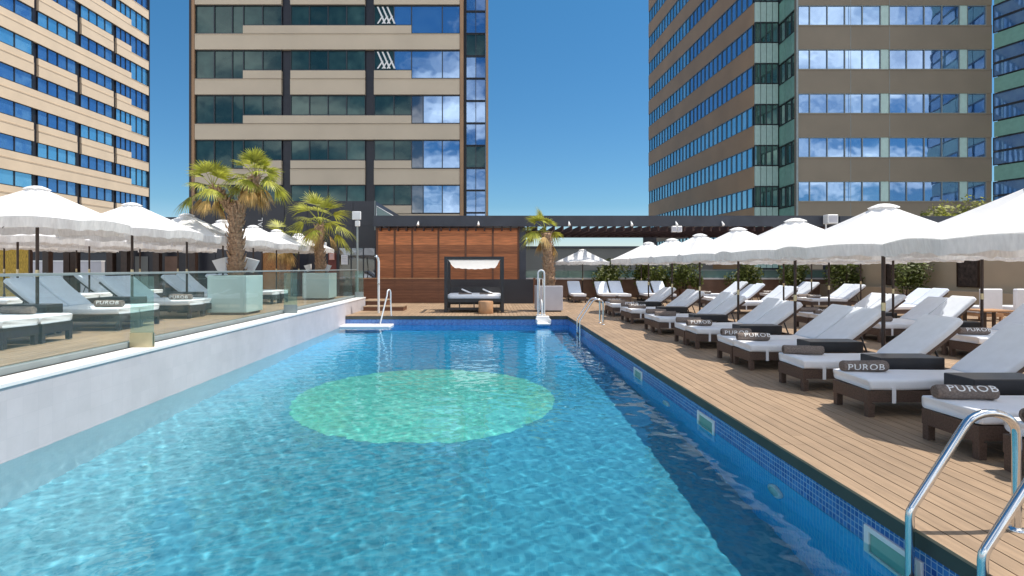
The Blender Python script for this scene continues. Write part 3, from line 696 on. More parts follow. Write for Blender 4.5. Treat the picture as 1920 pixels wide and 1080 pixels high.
# single handrail over the white corner step
t=thing('pool_handrail','slender white handrail over the white step in the far left pool corner','handrail',(-3.66,18.55,0),R(70),'pool ladders')
pr=[(-.02,-.55),(-.02,-.25),(.1,.0),(.45,.72)]+[(.58+.115*math.cos(R(150-k*15)),.80+.115*math.sin(R(150-k*15))) for k in range(0,11)]+[(.70,.5),(.74,.0)]
MB().tube([(x,0,z) for x,z in pr],.024,10).build('rail','white_metal',t)
MB().tube([(.74,0,0),(.74,0,.015),(.74,0,.02)],[.05,.05,.03],12).build('flange','steel',t)
# shower
t=thing('pool_shower','slim white shower post standing by the wooden steps','shower',(px2x(710,20.3),20.3,0))
MB().tube([(0,0,0),(0,0,1.2),(0,0,1.9),(-.02,-.02,2.02),(-.05,-.08,2.1),(-.06,-.14,2.12)],.042,12).build('post','white_metal',t)
MB().tube([(-.06,-.14,2.14),(-.06,-.15,2.09),(-.06,-.15,2.07)],[.03,.075,.075],14).build('shower_head','steel',t)
MB().cyl(0,-.055,1.05,1.11,.035,10).build('tap','steel',t)
# pool lift
t=thing('pool_lift','white pool lift with arched post and a low seat at the water','pool lift',(1.86,19.3,0))
mb=MB(); mb.tube([(-.12,0,0),(-.12,0,1.48)]+[(-.01-.11*math.cos(R(a)),0,1.48+.11*math.sin(R(a))) for a in range(15,180,15)]+[(.10,0,1.48),(.10,0,0)],.03,10)
mb.build('mast','white_metal',t)
MB().bbox(-.17,.15,-.08,.20,0,.035,.01).build('base_plate','white_metal',t)
mb=MB(); mb.box(-.085,-.055,-.02,.02,.1,1.3); mb.box(.035,.065,-.02,.02,.1,1.3); mb.build('guide_rails','steel',t)
mb=MB(); mb.tube([(-.01,-.03,.55),(-.01,-.2,.5),(-.01,-.28,.3),(-.01,-.30,-.12)],.025,8); mb.build('arm','white_metal',t)
mb=MB(); T=Matrix.Translation((0,-.52,0))
mb.bbox(-.22,.24,-.22,.22,-.27,-.19,.03,T); mb.bbox(-.22,.24,.17,.24,-.27,.02,.03,T); mb.bbox(-.24,-.19,-.2,.2,-.22,-.06,.02,T); mb.bbox(.21,.26,-.2,.2,-.22,-.06,.02,T); mb.build('seat','white_plastic',t)
# skimmers and underwater lights in the right-hand pool wall
for i,y in enumerate((3.55,6.78,9.95)):
    t=thing('skimmer',['white framed skimmer opening in the pool wall beside the near ladder','white framed skimmer opening midway along the right pool wall','white framed skimmer opening towards the far end of the right pool wall'][i],'skimmer',(PX1-.004,y,WZ),group='skimmers in the right pool wall')
    mb=MB(); a,b=.0,.44; z0,z1=-.13,.09
    mb.bbox(-.02,0,a-.05,a,z0-.04,z1+.04,.004); mb.bbox(-.02,0,b,b+.05,z0-.04,z1+.04,.004); mb.bbox(-.02,0,a+.0005,b-.0005,z1,z1+.04,.004); mb.bbox(-.02,0,a+.0005,b-.0005,z0-.04,z0,.004); mb.build('frame','white_plastic',t)
    MB().quad((-.003,a,z0),(-.003,b,z0),(-.003,b,z1),(-.003,a,z1)).build('flap','green_panel',t)
for i,y in enumerate((5.3,8.55)):
    t=thing('pool_light',['round underwater light between the two nearest skimmers','round underwater light beyond the second skimmer'][i],'pool light',(PX1-.003,y,-.74),group='underwater lights')
    T=Matrix.Rotation(-PI/2,4,'Y')
    MB().tube([(0,0,0),(0,0,.02),(0,0,.03)],[.13,.13,.10],20,T).build('ring','white_plastic',t); MB().tube([(0,0,.028),(0,0,.04),(0,0,.045)],[.095,.08,.03],16,T).build('lens','pale_panel',t)
for o in list(COL.objects):
    if o.type=='MESH' and o.name!='water' and any(o.name.startswith(k) for k in('rail','tread','frame','flap','ring','lens','seat','corner','floor_med','pool_')): o.cycles.is_caustics_receiver=True
# daybed
t=thing('daybed','dark four-poster daybed with white roof cloth on the far pool edge','daybed',(-.54,20.55,0))
W=1.12; D=1.75
for x in(-W,W-.12):
    for y in(0,D-.12): MB().bbox(x,x+.12,y,y+.12,0,2.10,.006).build('post','bed_frame',t)
mb=MB(); mb.box(-W+.12,W-.12,.02,.10,2.0,2.098); mb.box(-W+.12,W-.12,D-.1,D-.02,2.0,2.098); mb.box(-W+.02,-W+.1,.12,D-.12,2.0,2.098); mb.box(W-.1,W-.02,.12,D-.12,2.0,2.098); mb.build('roof_frame','bed_frame',t)
mb=MB(); mb.box(-W+.12,W-.12,.02,.09,.40,.52); mb.box(-W+.12,W-.12,.02,.09,.10,.19); mb.box(-W+.12,W-.12,D-.1,D-.03,.2,.9); mb.box(-W+.02,-W+.09,.12,D-.12,.40,.52); mb.box(W-.09,W-.02,.12,D-.12,.40,.52); mb.box(-W+.13,W-.13,.1,D-.11,.36,.46)
for x in(-.55,.0,.55): mb.box(x-.02,x+.02,.03,.08,.19,.40)
mb.build('bed_base','bed_frame',t)
rounded_slab([(-W+.10,.66),(-W+.14,.665),(-W+.3,.67),(0,.672),(W-.3,.67),(W-.14,.665),(W-.10,.66)],.78,.18,.06).build('mattress','fabric_white',t,loc=(0,D/2,0))
mb=MB(); nx_,ny_=24,10; vs=[];fs=[]
for j in range(ny_+1):
    for i in range(nx_+1):
        u=i/nx_; v=j/ny_; sag=.36*math.sin(PI*v)*(.85+.15*math.sin(PI*u)); inset=.20*math.sin(PI*v)+.02*math.sin(v*19)
        vs.append((-W+.13+inset+(2*W-.26-2*inset)*u,.05+(D-.1)*v,1.985-sag-.01*math.sin(u*40)*math.sin(PI*v)))
for j in range(ny_):
    for i in range(nx_): a=j*(nx_+1)+i; fs.append((a,a+1,a+nx_+2,a+nx_+1))
mb.add(vs,fs,None,0,True); mb.build('roof_cloth','daybed_cloth',t)
for i,x in enumerate((-.92,-.12)):
    tw=thing('folded_towel',['folded grey and white towel on the left half of the daybed','folded grey and white towel on the right half of the daybed'][i],'towel',(x,20.9,.675),group='towels on the daybed')
    T=Matrix.Rotation(R(24),4,'Y')
    MB().bbox(-.22,.28,-.12,.12,0,.05,.015).build('lower_towel','towel',tw); MB().bbox(-.18,.26,-.10,.10,.11,.16,.02,T).build('upper_towel','fabric_white',tw)
t=thing('stump_table','round tan wooden stump table in front of the daybed','side table',(-.10,20.2,0))
mb=MB(); mb.tube([(0,0,0),(0,0,.02),(0,0,.2),(0,0,.4),(0,0,.44)],[.26,.275,.265,.275,.262],20); mb.build('stump','stump',t); MB().cyl(0,0,.438,.452,.258,20).build('tabletop','stump',t)
# wooden steps from the raised deck
for i,(x0,x1,y0,y1,z,l) in enumerate(((-5.2,-4.25,22.4,24.0,.33,'upper wooden step platform below the raised left deck'),(-4.9,-3.3,21.4,22.35,.17,'lower wooden step platform beside the shower'))):
    t=thing('step_platform',l,'step',(x0,y0,0),group='wooden steps')
    mb=MB()
    for k in range(int((y1-y0)/.12)): mb.box(0,x1-x0,k*.12,k*.12+.113,z-.03,z)
    mb.build('boards','deck_wood',t); MB().box(.02,x1-x0-.02,.01,y1-y0-.02,0,z-.031).build('riser','timber_dark',t)
# lamp post with two square heads
t=thing('lamp_post','tall grey post carrying a square white floodlight and a smaller one','lamp post',(px2x(670,24),24.0,0))
MB().tube([(0,0,0),(0,0,2),(0,0,3.9)],[.05,.045,.04],10).build('post','mullion_light',t)
MB().bbox(-.19,.18,-.16,-.04,3.77,4.13,.015).build('upper_lamp','white_plastic',t); MB().bbox(-.06,.14,-.18,-.05,3.48,3.72,.015).build('lower_lamp','white_plastic',t)

# ------------------------------------------------------------------ timber pavilion and pergola
t=thing('timber_pavilion','reddish timber pavilion with dark flat roof edge and pergola rafters','pavilion',(0,28,0))
xl,xr=px2x(707,28),px2x(972,28)
joints=[xl]+[px2x(p,28) for p in(740,773,822,873,924,972)]
for i in range(len(joints)-1):
    mb=MB(); z=0; k=0
    while z<3.62:
        mb.box(joints[i]+.05,joints[i+1]-.05,0,.05,z,min(z+.143,3.7)); z+=.15; k+=1
    mb.build('timber_panel','timber' ,t)
mb=MB(); mb.box(xl,xr,.05,.12,0,3.72)
for x in joints: mb.box(x-.048,x+.048,-.02,.049,0,3.72)
mb.build('panel_frame','timber_dark',t)
MB().box(xr+.05,px2x(986,28),-.05,.6,0,3.75).build('corner_column','slate',t)
MB().box(xl-.1,px2x(1572,27.6),-.4,-.25,3.76,4.30).build('roof_fascia','slate',t)
MB().box(xl-.1,px2x(990,28),-.25,5.5,3.95,4.28).build('roof_slab','slate',t)
x=xl+.2
while x<px2x(1572,27.6):
    dpt=5.2 if x>2 else .35
    MB().box(x-.04,x+.04,-.248,dpt,3.54,3.79).build('rafter','rafter',t); x+=.44
MB().box(px2x(990,28),px2x(1572,27.6),5.2,5.35,3.50,3.95).build('rear_beam','rafter',t)
for px in(1226,1400,1560):
    x=px2x(px,32.5); MB().box(x-.45 if px==1226 else x-.12,x+.28 if px==1226 else x+.12,4.9,5.19,0,3.5).build('pergola_post','slate',t)
for i,px in enumerate((784,897,1067,1184,1268,1355)):
    s=thing('spotlight',f'small white spotlight on the dark roof edge of the timber pavilion, {ORD[i]} from the left','spotlight',(px2x(px,27.5),27.58,3.86),group='spotlights on the pavilion roof edge')
    MB().tube([(0,-.02,.10),(0,-.12,.02),(0,-.18,-.06)],[.035,.05,.07],10).build('lamp_head','white_plastic',s); MB().box(-.02,.02,-.03,.02,.06,.16).build('bracket','white_plastic',s)
for i,px in enumerate((1263,1273)):
    s=thing('loudspeaker',['left white box loudspeaker hanging under the pergola','right white box loudspeaker hanging under the pergola'][i],'loudspeaker',(px2x(px,27.4),27.35,3.45),group='white loudspeakers under the pergola')
    MB().bbox(-.11,.11,-.1,.1,0,.30,.02).build('cabinet','white_plastic',s); MB().bbox(-.08,.08,-.112,-.1,.04,.26,.003).build('grille','planter_grey',s); MB().box(-.02,.02,-.02,.02,.30,.40).build('bracket','dark_metal',s)
s=thing('air_conditioner','white box unit on the right end of the dark pergola roof edge','equipment box',(px2x(1555,27.4),27.3,3.85))
MB().bbox(-.26,.26,-.2,.2,0,.46,.02).build('casing','white_metal',s); MB().box(-.2,.2,-.21,-.2005,.08,.38).build('grille','planter_grey',s); MB().box(-.26,-.2,-.02,.02,-.35,0).build('bracket','white_metal',s)
t=thing('roof_wing','long dark roof edge continuing right of the pergola','roof',(px2x(1575,28.5),28.5,0))
MB().box(0,7.0,0,.3,3.72,4.36).build('fascia','slate',t); MB().box(0,7,.3,5,3.8,4.2).build('slab','slate',t); 
for x in(.3,3.4,6.6): MB().box(x,x+.25,.3,.55,0,3.8).build('post','slate',t)
# low fences behind the daybed
t=thing('timber_fence','low brown board fence with pale top rail left of the daybed','fence',(0,25.8,0))
mb=MB()
for k in range(8): mb.box(-6.1,px2x(836,25.8),0,.04,.02+k*.142,.02+k*.142+.136)
mb.build('boards','timber_dark',t); MB().box(-6.1,px2x(836,25.8),-.02,.06,1.165,1.20).build('top_rail','stump',t)
t=thing('dark_screen','low black panel screen behind and right of the daybed','fence',(0,25.8,0))
MB().box(px2x(837,25.8),px2x(1000,25.8),0,.05,.0,1.14).build('panel','slate_panel',t); MB().box(px2x(1000,25.8),px2x(1004,25.8),-.02,.07,0,1.2).build('end_post','timber_dark',t)

# ------------------------------------------------------------------ dark block behind the left deck
t=thing('dark_block','dark slate panelled block with white sign letters behind the left palms','building',(0,30,0))
bx0,bx1=px2x(362,30),px2x(705,30)
mb=MB(); x=bx0; k=0
while x<bx1-.1:
    xe=min(x+1.24,bx1)
    for z0,z1 in((0,2.7),(2.71,4.0),(4.01,5.32)): mb.box(x+.008,xe-.008,-.03,0,z0,z1)
    x+=1.25
mb.build('cladding','slate_panel',t)
MB().box(bx0,bx1,.0,8,0,5.3).build('wall','tower_dark',t)
MB().box(px2x(636,30),px2x(704,30),-.07,-.032,.3,2.75).build('dark_window','glass_dark',t)
for px in(636,659,682,704): MB().box(px2x(px,30)-.03,px2x(px,30)+.03,-.10,-.072,.3,2.75).build('window_mullion','mullion',t)
MB().box(px2x(616,30),px2x(631,30),-.07,-.032,0,2.5).build('red_door','red_panel',t)
me=text_mesh('IAL',.36,.01); me.materials.append(M['lettering'])
for v in me.vertices: v.co.x*=1.15
tx=bpy.data.objects.new('sign_lettering',me); COL.objects.link(tx); tx.parent=t; tx.location=(px2x(488,29.9),-.06,py2z(419,29.9)); tx.rotation_euler=(PI/2,-PI/2,0)
MB().box(bx1+.02,bx1+.06,-.5,-.46,3.7,5.28).build('corner_trim','mullion_light',t)
s=thing('stair_railing','sloping glass stair railing on the pavilion roof at the corner of the dark block','railing',(px2x(706,29),29,4.30))
MB().add([(0,0,0),(.85,0,0),(.85,0,.12),(0,0,.62)],[(0,1,2,3)]).build('pane','glass_green',s); MB().tube([(0,0,.0),(0,0,.64),(.88,0,.12)],.022,6).build('rail','white_metal',s)
for i,(px,py,w_,h_,m_,l) in enumerate(((622,481,.28,.36,'notice_pink','small pinkish notice on the red door'),(646,487,.36,.52,'notice','white notice sheet on the dark window by the lamp post'),(450,418,.24,.34,'notice','white box lamp on the dark wall left of the palm'),(610,459,.16,.26,'notice','small white wall lamp right of the far left palm'))):
    Y=29.85 if i!=2 else 29.85
    s=thing('wall_notice' if i<2 else 'wall_lamp',l,'notice' if i<2 else 'wall lamp',(px2x(px,Y),Y,py2z(py,Y)))
    if i<2:
        MB().box(-w_/2,w_/2,-.012,.05,-h_/2,h_/2).build('board',m_,s)
        mb=MB()
        for k in range(4): mb.box(-w_*.34,w_*(.34-.07*(k%3)),-.016,-.0125,h_*(.3-.18*k),h_*(.36-.18*k))
        mb.build('text_lines','planter_grey',s)
    else:
        MB().bbox(-w_/2,w_/2,-.1,.06,-h_/2,h_/2,.02).build('housing','white_plastic',s); MB().box(-.03,.03,.06,.14,-.03,.03).build('bracket','dark_metal',s)
# reed screens, posts and low dark bar at the back of the left deck
s=thing('reed_screen','rust coloured reed screen under the left parasols before the dark block','screen',(px2x(519,28.5),28.5,0))
MB().box(-.72,.72,0,.12,0,2.55).build('reeds','screen_reed',s); mb=MB(); mb.box(-.80,-.725,-.03,.15,0,2.6); mb.box(.725,.80,-.03,.15,0,2.6); mb.build('posts','pole_wood',s)
s=thing('yellow_screen','mustard yellow screen panel at the left edge behind the parasols','screen',(px2x(12,27),27,0))
MB().box(-.6,1.1,0,.12,0,2.6).build('panel','screen_yellow',s); mb=MB(); mb.box(-.68,-.605,-.03,.15,0,2.65); mb.box(1.105,1.18,-.03,.15,0,2.65); mb.build('posts','pole_wood',s)
t=thing('terrace_bar','long low dark bar building with brown posts behind the left parasols','building',(0,29.5,0))
x0,x1=px2x(188,29.5),px2x(405,29.5)
MB().box(x0,x1,.6,4,0,2.75).build('bar_wall','tower_dark',t)
MB().box(x0-.4,bx0-.05,-.2,4.5,4.05,4.38).build('roof','slate',t)
for px in(85,124,137,205,232,292,360):
    x=px2x(px,29.3); MB().box(x-.16,x+.16,-.2,.12,0,4.05 if px>150 else 2.9).build('post','pole_wood',t)
for px,m_ in((262,'notice'),(318,'brown_wall'),(370,'beige_wall')):
    x=px2x(px,29.9); MB().box(x-.35,x+.35,.55,.598,.6,2.3).build('wall_panel','grey_wall' if m_=='notice' else m_,t)
s=thing('grey_parapet','pale grey parapet wall at the far left back of the raised deck','wall',(px2x(-40,33),33,0))
MB().box(-6,px2x(190,33)-px2x(-40,33),0,.3,-1,2.05).build('wall','planter_grey',s); MB().box(-6,px2x(190,33)-px2x(-40,33),-.04,.34,2.05,2.12).build('coping','white_cap',s)

# ------------------------------------------------------------------ far parapet, side wall, hedges
t=thing('far_parapet','low brown parapet with white coping and green glass strip at the far terrace end','parapet',(0,31,0))
MB().box(1.95,19.2,0,.25,0,1.02).build('wall','brown_wall',t); MB().box(1.95,19.2,-.03,.28,1.02,1.10).build('coping','white_cap',t)
x=2.0
while x<19: MB().box(x+.02,min(x+1.7,19)-.02,.11,.13,1.12,1.52).build('glass_strip','glass_green',t); x+=1.7
MB().box(1.95,19.2,.09,.15,1.525,1.57).build('rail','mullion_light',t)
t=thing('beige_side_wall','tall beige rendered wall along the right side of the terrace','wall',(19.2,0,0))
MB().box(0,.3,-3,31,0,2.55).build('wall','beige_wall',t); MB().box(-.04,.34,-3,31,2.55,2.63).build('coping','white_cap',t)
MB().box(-.5,-.002,-3,31,0,.75).build('bench_ledge','beige_wall',t)
for i,(y,z0,z1,wd,l) in enumerate(((21.95,.95,1.95,.9,'dark framed picture panel on the beige wall, nearer one'),(25.9,.9,1.9,1.0,'dark framed picture panel on the beige wall, farther one'))):
    s=thing('wall_picture',l,'picture panel',(19.19,y,0),group='dark panels on the beige wall')
    MB().box(-.05,0,-wd/2,wd/2,z0,z1).build('panel','art_dark',s)
    mb=MB(); mb.box(-.07,0,-wd/2-.05,-wd/2-.001,z0-.05,z1+.05); mb.box(-.07,0,wd/2+.001,wd/2+.05,z0-.05,z1+.05); mb.box(-.07,0,-wd/2,wd/2,z1+.001,z1+.05); mb.box(-.07,0,-wd/2,wd/2,z0-.05,z0-.001); mb.build('frame','pole_wood',s)
def leaf_mass(mb,rx,ry,rz,n,size,rnd,z0=0,lobes=7):
    L_=[(rnd.uniform(-.6,.6)*rx,rnd.uniform(-.6,.6)*ry,rnd.uniform(.3,1.0)*rz,rnd.uniform(.35,.6)) for _ in range(lobes)]
    for _ in range(n):
        lx,ly,lz,lr=rnd.choice(L_); v=Vector((rnd.gauss(0,1),rnd.gauss(0,1),rnd.gauss(0,1))).normalized()*(rnd.random()**.4)
        c=Vector((lx+v.x*lr*rx,ly+v.y*lr*ry,z0+max(.03,lz+v.z*lr*rz*.9)))
        a=Vector((rnd.gauss(0,1),rnd.gauss(0,1),rnd.gauss(0,1))).normalized(); b=a.orthogonal().normalized(); s=size*rnd.uniform(.6,1.4)
        mb.add([c-a*s,c+b*s*.45,c+a*s,c-b*s*.45],[(0,1,2,3)])
def shrub(x,y,rx,ry,rz,label,seed,pot=True):
    rnd=random.Random(seed); t=thing('shrub',label,'shrub',(x,y,0),group='shrubs along the parapet and side wall')
    mb=MB(); leaf_mass(mb,rx*1.2,ry,rz*1.05,1900,.085,rnd,.45,11); mb.build('foliage','leaf_hedge',t)
    mb=MB()
    for k in range(4): a=k*1.7; mb.tube([(0.05*math.cos(a),.05*math.sin(a),.3),(.3*rx*math.cos(a),.3*ry*math.sin(a),.5+rz*.8)],[.02,.008],5)
    mb.build('stems','bark',t)
    mb=MB(); mb.tube([(0,0,0),(0,0,.02),(0,0,.5),(0,0,.52)],[.22,.24,.30,.28],14); mb.build('pot','timber_dark',t)
for i,(px,rx,rz) in enumerate(((1143,.85,1.15),(1222,.9,1.2),(1283,.85,1.25),(1398,.95,1.15),(1488,.85,1.15))):
    shrub(px2x(px,29.9),29.9,rx,.6,rz,f'bushy green shrub along the far parapet, {ORD[i]} from the left',30+i)
shrub(18.2,28.2,.9,.7,1.4,'dark leafy shrub in the corner of the beige wall and the parapet',51)
shrub(18.1,23.9,.7,.8,1.5,'loose green shrub against the beige wall between its two pictures',52)
t=thing('distant_rooftop','long plain grey rooftop building beyond the far parapet','building',(0,58,0))
MB().box(3.9,30,0,20,-30,3.75).build('wall','grey_wall',t); MB().box(3.8,30.2,-.2,20,3.75,3.95).build('roof_edge','slate',t)
for x in(8,15,22): MB().box(x,x+5,-.06,-.002,.5,2.4).build('louvre','grey_wall',t)
def tree(x,y,z0,h,r,label,seed):
    rnd=random.Random(seed); t=thing('tree',label,'tree',(x,y,z0),group='trees above the beige wall')
    mb=MB(); mb.tube([(0,0,0),(.1,0,h*.4),(0,.1,h*.7)],[.22,.16,.1],8)
    for k in range(6): a=k*1.05; mb.tube([(0,.05,h*.5),(r*.7*math.cos(a),r*.7*math.sin(a),h*.85)],[.08,.02],5)
    mb.build('trunk','bark',t); mb=MB(); leaf_mass(mb,r,r,h*.38,3200,.13,rnd,h*.55,14); mb.build('crown','leaf_tree',t)
tree(27.4,33,-3,8.3,1.9,'sunlit yellow green treetop between the two nearest right parasols',71); tree(30.2,33.5,-3,8.6,1.7,'darker treetop beside the largest right parasol',72)
# white lounge sofas with a low wooden table at the right edge
for i,(px,Y) in enumerate(((1861,17.2),(1925,17.2))):
    s=thing('lounge_armchair',['white square lounge armchair before the beige wall','white square lounge armchair cut by the right frame edge'][i],'armchair',(px2x(px,Y),Y,0),group='white lounge armchairs')
    MB().bbox(-.32,.32,-.02,.14,.30,1.02,.03).build('backrest','fabric_white',s); MB().bbox(-.32,.32,.145,.8,.24,.46,.03).build('seat','fabric_white',s)
    mb=MB(); mb.box(-.34,.34,-.02,.82,.14,.235); mb.build('frame','stump',s)
    for x in(-.32,.26):
        for y in(.0,.74): MB().box(x,x+.06,y,y+.06,0,.14).build('leg','stump',s)
s=thing('coffee_table','low tan wooden table before the white lounge armchairs','table',(px2x(1858,14.9),14.6,0))
mb=MB()
for k in range(6): mb.box(-.45,.45,k*.12,k*.12+.112,.50,.54)
mb.build('tabletop','stump',s)
for x in(-.43,.37):
    for y in(.02,.62): MB().box(x,x+.06,y,y+.06,0,.5).build('leg','pole_wood',s)
# ------------------------------------------------------------------ towers
def face_matrix(o,u):
    u=Vector((u[0],u[1],0)).normalized(); return Matrix(((u.x,-u.y,0,o[0]),(u.y,u.x,0,o[1]),(0,0,1,0),(0,0,0,1)))
def window(t,T,u0,u1,z0,z1,npane,glass,depth=.22,fr=.07,mull='mullion',cuts=None,light_at=(),rnd=random.Random(2)):
    """ribbon window: separate panes in a thin dark frame"""
    cuts=cuts or [u0+(u1-u0)*i/npane for i in range(npane+1)]
    mb=MB()
    for a,b in zip(cuts[:-1],cuts[1:]):
        e=rnd.uniform(-.006,.006)
        mb.add([(a,depth+e,z0),(b,depth-e,z0),(b,depth-e,z1),(a,depth+e,z1)],[(0,1,2,3)],T)
    o=mb.build('window',glass,t)
    mb=MB(); d0=depth-.09
    mb.box(u0,u1,d0,depth+.03,z0,z0+fr,T); mb.box(u0,u1,d0,depth+.03,z1-fr,z1,T)
    for i,c in enumerate(cuts):
        a=max(u0,c-fr/2); b=min(u1,c+fr/2)
        mb.box(a,b,d0,depth+.03,z0+fr,z1-fr,T)
    mb.build('window_frame',mull,o)
    return o
# ---- middle tower
k=45/F; TX=lambda px:(px-355)*k; ZY=lambda py:H+(VY-py)*k
t=thing('office_tower','tan office tower with stepped dark windows standing behind the timber pavilion','building',(0,0,0))
T=face_matrix((px2x(355,45),45),(1,0))
Wd=TX(915)
MB().box(.25,Wd-.25,.5,24,-30,ZY(-330),T).build('core','tower_dark',t)
fl=84.5; rows=[8-fl*2,8-fl,8,8+fl,8+2*fl,8+3*fl,8+4*fl,8+5*fl]
for r,y in enumerate(rows):
    zt,zs,zl,zn=ZY(y),ZY(y+38.5),ZY(y+54),ZY(y+84.5)
    cut=(r%2==1)
    mb=MB()
    segs=[(365,527),(544,684),(701,862)] if cut else [(365,862)]
    for a,b in segs: mb.box(TX(a)+.0,TX(b),0,.42,zn,zl-.06,T)
    for a,b in ([(455,527),(544,684),(701,771)] if cut else [(455,771)]):
        mb.box(TX(a),TX(b),.04,.42,zl+.0,zs-.03,T)
    # slim drip edge and the panel joints
    for a,b in segs: mb.box(TX(a),TX(b),-.03,.0-.002,zl-.12,zl-.06,T)
    mb.build('spandrel','tower_tan_grey',t)
    if y>-100:
        c=lambda *p:[TX(q) for q in p]
        window(t,T,TX(365),TX(455),zl,zt,0,'glass_teal',cuts=c(365,400,434,455))
        window(t,T,TX(455),TX(527),zs,zt,0,'glass_teal',cuts=c(455,491,527))
        window(t,T,TX(544),TX(684),zs,zt,0,'glass_teal',cuts=c(544,579,614,649,684))
        if r in(2,3): 
            window(t,T,TX(701),TX(738),zs,zt,1,'glass_teal'); window(t,T,TX(738),TX(771),zs,zt,1,'glass_mirror'); window(t,T,TX(771),TX(862),zl,zt,0,'glass_mirror',cuts=c(771,829,862))
        else:
            window(t,T,TX(701),TX(771),zs,zt,0,'glass_teal',cuts=c(701,738,771)); window(t,T,TX(771),TX(793),zl,zt,1,'glass_dark'); window(t,T,TX(793),TX(862),zl,zt,0,'glass_mirror',cuts=c(793,829,862))
        if r in(2,3):      # slanting white braces seen behind the glass line
            mb=MB(); 
            for q in range(3):
                a=TX(706+q*9); mb.add([(a,.115,zt-.15),(a+.14,.115,zt-.15),(a+.75,.115,zs+.15),(a+.6,.115,zs+.15)],[(0,1,2,3)],T)
                mb.add([(a,.118,zs+.15),(a+.14,.118,zs+.15),(a+.55,.118,zt-.9),(a+.42,.118,zt-.9)],[(0,1,2,3)],T)
            mb.build('brace','white_metal',t)
MB().box(TX(527)+.02,TX(544)-.02,.30,.48,-30,ZY(-330),T).build('dark_strip','tower_dark',t); MB().box(TX(684)+.02,TX(701)-.02,.30,.48,-30,ZY(-330),T).build('dark_strip','tower_dark',t)
mb=MB(); mb.box(TX(355),TX(359),-.05,.5,-30,ZY(-330),T); mb.build('corner_trim','tower_dark',t)
MB().box(TX(359),TX(364.5),-.02,.5,-30,ZY(-330),T).build('edge_pilaster','tower_brown',t)
MB().box(TX(862.5),TX(869),-.06,.5,-30,ZY(-330),T).build('edge_pilaster','tower_brown',t)
MB().box(TX(911),TX(915.5),-.02,.5,-30,ZY(-330),T).build('edge_pilaster','tower_brown',t)
z=ZY(440); i=0
while z<ZY(-330):
    window(t,T,TX(874),TX(910),z,z+1.80,0,'glass_blue' if i%5 not in(3,) else 'glass_teal',depth=.34,fr=.05,cuts=[TX(874),TX(892),TX(910)]); z+=1.845; i+=1
# ---- left tower
Rr=Vector((px2x(280,80),80,0)); D_=Vector((1.0,23,0)).normalized()
def u_of(px):
    s=(px-VX)/F; return (s*Rr.y-Rr.x)/(D_.x-s*D_.y)   # signed distance from the right end (negative to the left)
O=Rr-D_*34; T=face_matrix((O.x,O.y),(D_.x,D_.y)); U=lambda px:u_of(px)+34
t=thing('office_tower','sunlit cream office tower with blue ribbon windows at the left frame edge','building',(0,0,0))
t.name='office_tower.001'
zr=80/F
MB().box(.2,33.8,.5,18,-30,64,T).build('core','tower_dark',t)
bands=[(U(0)-11.2,U(0)-5.6),(U(0)-4.8,U(64)),(U(73),U(145.5)),(U(153.5),U(213.5)),(U(219.5),U(247))]
tall=(U(247),34.0)
for r in range(-1,13):
    zb=H+(VY-400)*zr+FLOOR*.995*r      # bottom of the tall corner window
    zt=zb+2.42; zs=zt-1.66; zn=zb-1.30
    cut=(r%2==0); mb=MB()
    ss=[(0,U(64)),(U(73),U(145.5)),(U(153.5),U(213.5)),(U(219.5),34)] if cut else [(0,34)]
    for a,b in ss:
        mb.box(a,b,0,.42,zn,zb-.05,T); mb.box(a,b,-.03,-.002,zb-.12,zb-.05,T)
        bb=min(b,U(247)); mb.box(a,bb,.04,.42,zb,zs-.03,T)
    mb.build('spandrel','tower_tan',t)
    for i,(a,b) in enumerate(bands[1:]): window(t,T,a,b,zs,zt,4 if i<3 else 3,'glass_blue' if (r*3+i)%4 else 'glass_cyan',fr=.08)
    window(t,T,tall[0],tall[1]-.1,zb,zt,3,'glass_cyan' if r%2 else 'glass_blue',fr=.08)
for a,b in((U(64),U(73)),(U(145.5),U(153.5)),(U(213.5),U(219.5))): MB().box(a+.02,b-.02,.28,.48,-30,64,T).build('dark_strip','tower_dark',t)
MB().box(33.88,34.05,-.05,.5,-30,64,T).build('corner_trim','mullion',t)
# ---- right tower
t=thing('office_tower','olive brown office tower with mirrored windows and green glass corner on the right','building',(0,0,0)); t.name='office_tower.002'
k2=46/F; X0=px2x(1495,46); T=face_matrix((X0,46),(1,0)); TU=lambda px:(px-1495)*k2; ZR=lambda py:H+(VY-py)*k2
topz=64
MB().box(.6,TU(1860)-.1,.5,20,-30,topz,T).build('core','tower_dark',t)
def rows_r(): return range(-1,12)
for r in rows_r():
    zt=ZR(340)+3.69*r; zb=zt-37.5*k2; zn=zt-3.69
    mb=MB(); mb.box(0,TU(1860),0,.45,zn,zb-.0,T); mb.box(0,TU(1860),-.03,-.002,zb-.10,zb-.02,T); mb.box(0,TU(1497),.04,.45,zb,zt,T); mb.box(TU(1850),TU(1860),.04,.45,zb,zt,T); mb.build('spandrel','tower_olive',t)
    if zt<30:
        c=lambda *p:[TU(q) for q in p]
        window(t,T,TU(1497),TU(1652),zb,zt,0,'glass_mirror',fr=.05,mull='mullion_light',depth=.12,cuts=c(1497,1519,1552,1585,1618,1652))
        MB().box(TU(1652)+.03,TU(1668)-.03,.06,.3,zb,zt,T).build('green_infill','pale_panel',t)
        window(t,T,TU(1668),TU(1800),zb,zt,4,'glass_mirror' if r%3 else 'glass_blue',fr=.05,mull='mullion_light',depth=.12)
        MB().box(TU(1800)+.03,TU(1815)-.03,.06,.3,zb,zt,T).build('green_infill','pale_panel',t)
        window(t,T,TU(1815),TU(1850),zb,zt,1,'glass_mirror',fr=.05,mull='mullion_light',depth=.12)
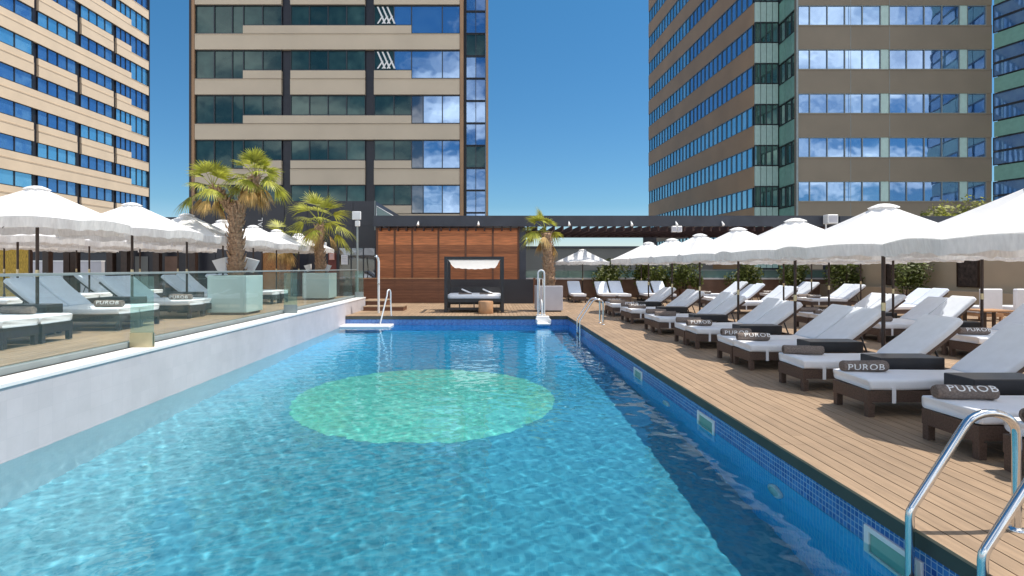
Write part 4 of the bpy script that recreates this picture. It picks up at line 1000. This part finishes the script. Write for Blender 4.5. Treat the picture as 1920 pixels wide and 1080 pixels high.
MB().box(TU(1595)-.015,TU(1595)+.015,-.012,-.004,-30,topz,T).build('panel_joint','mullion_light',t); MB().box(TU(1668)-.015,TU(1668)+.015,-.012,-.004,-30,topz,T).build('panel_joint','mullion_light',t)
# receding left face
A=Vector((px2x(1413,49.6),49.6,0)); B=Vector((px2x(1216,79),79,0)); u=(A-B).normalized(); Lf=(A-B).length; T2=face_matrix((B.x,B.y),(u.x,u.y))
MB().box(.1,Lf-2.4,.5,14,-30,topz+12,T2).build('core','tower_dark',t)
for r in range(-2,15):
    zt=ZR(340)+3.69*r; zb=zt-37*.0481; zn=zt-3.69
    MB().box(0,Lf,0,.45,zn,zb,T2).build('spandrel','tower_rust',t)
    for a,b,n_,gl_ in((.3,Lf*.5,14,'glass_cyan'),(Lf*.5+.15,Lf-.25,14,'glass_cyan' if r<3 else 'glass_mirror')): window(t,T2,a,b,zb,zt,n_,gl_,fr=.045,mull='mullion_blue',depth=.07)
# glass corner: flat strip facing the terrace and the notch side
def curtain(Tm,wd,n_,z0,z1,phase):
    z=z0; i=0
    while z<z1:
        mb=MB()
        for q in range(n_): mb.box(wd*q/n_+.03,wd*(q+1)/n_-.03,.03,.2,z+.03,z+1.80,Tm)
        mb.build('glass_spandrel','pale_panel' if phase==0 else 'green_panel',t)
        window(t,Tm,0,wd,z+1.86,z+3.69,n_,'glass_corner',fr=.06,depth=.12); z+=3.69; i+=1
wd=px2x(1457,49.6)-A.x
T3=face_matrix((A.x+.02,49.38),(1,0)); curtain(T3,wd,4,ZR(340)-3.69*2+.1,34,0)
x1=A.x+wd+.05; T4=face_matrix((x1,49.42),(X0-.02-x1,46.02-49.42)); curtain(T4,math.hypot(X0-.02-x1,3.40),3,ZR(340)-3.69*2-.1,34,1)
MB().box(A.x+.15,X0+.6,49.9,50.6,-30,topz).build('core','tower_dark',t)
MB().box(X0-.12,X0+.02,45.9,46.0,-30,topz).build('corner_trim','mullion_light',t)
# blue-green glass wing at the right frame edge
t=thing('glass_wing','blue and green curtain wall glass building cut by the right frame edge','building',(0,0,0))
W0=(px2x(1862,46),46.0); dW=Vector((.29,-.957,0)); T5=face_matrix(W0,(dW.x,dW.y)); wl_=11.0
MB().box(.1,wl_,.4,8,-30,topz,T5).build('core','tower_dark',t)
z=ZR(345)-3.69*2+.2; i=0
while z<34:
    mb=MB()
    for q in range(4): mb.box(wl_*q/4+.05,wl_*(q+1)/4-.05,.03,.3,z+.03,z+1.28,T5)
    mb.build('glass_spandrel','green_panel',t)
    window(t,T5,0,wl_,z+1.34,z+2.48,4,'glass_wing',fr=.07,depth=.06); window(t,T5,0,wl_,z+2.5,z+3.66,4,'glass_wing',fr=.07,depth=.06); z+=3.69; i+=1
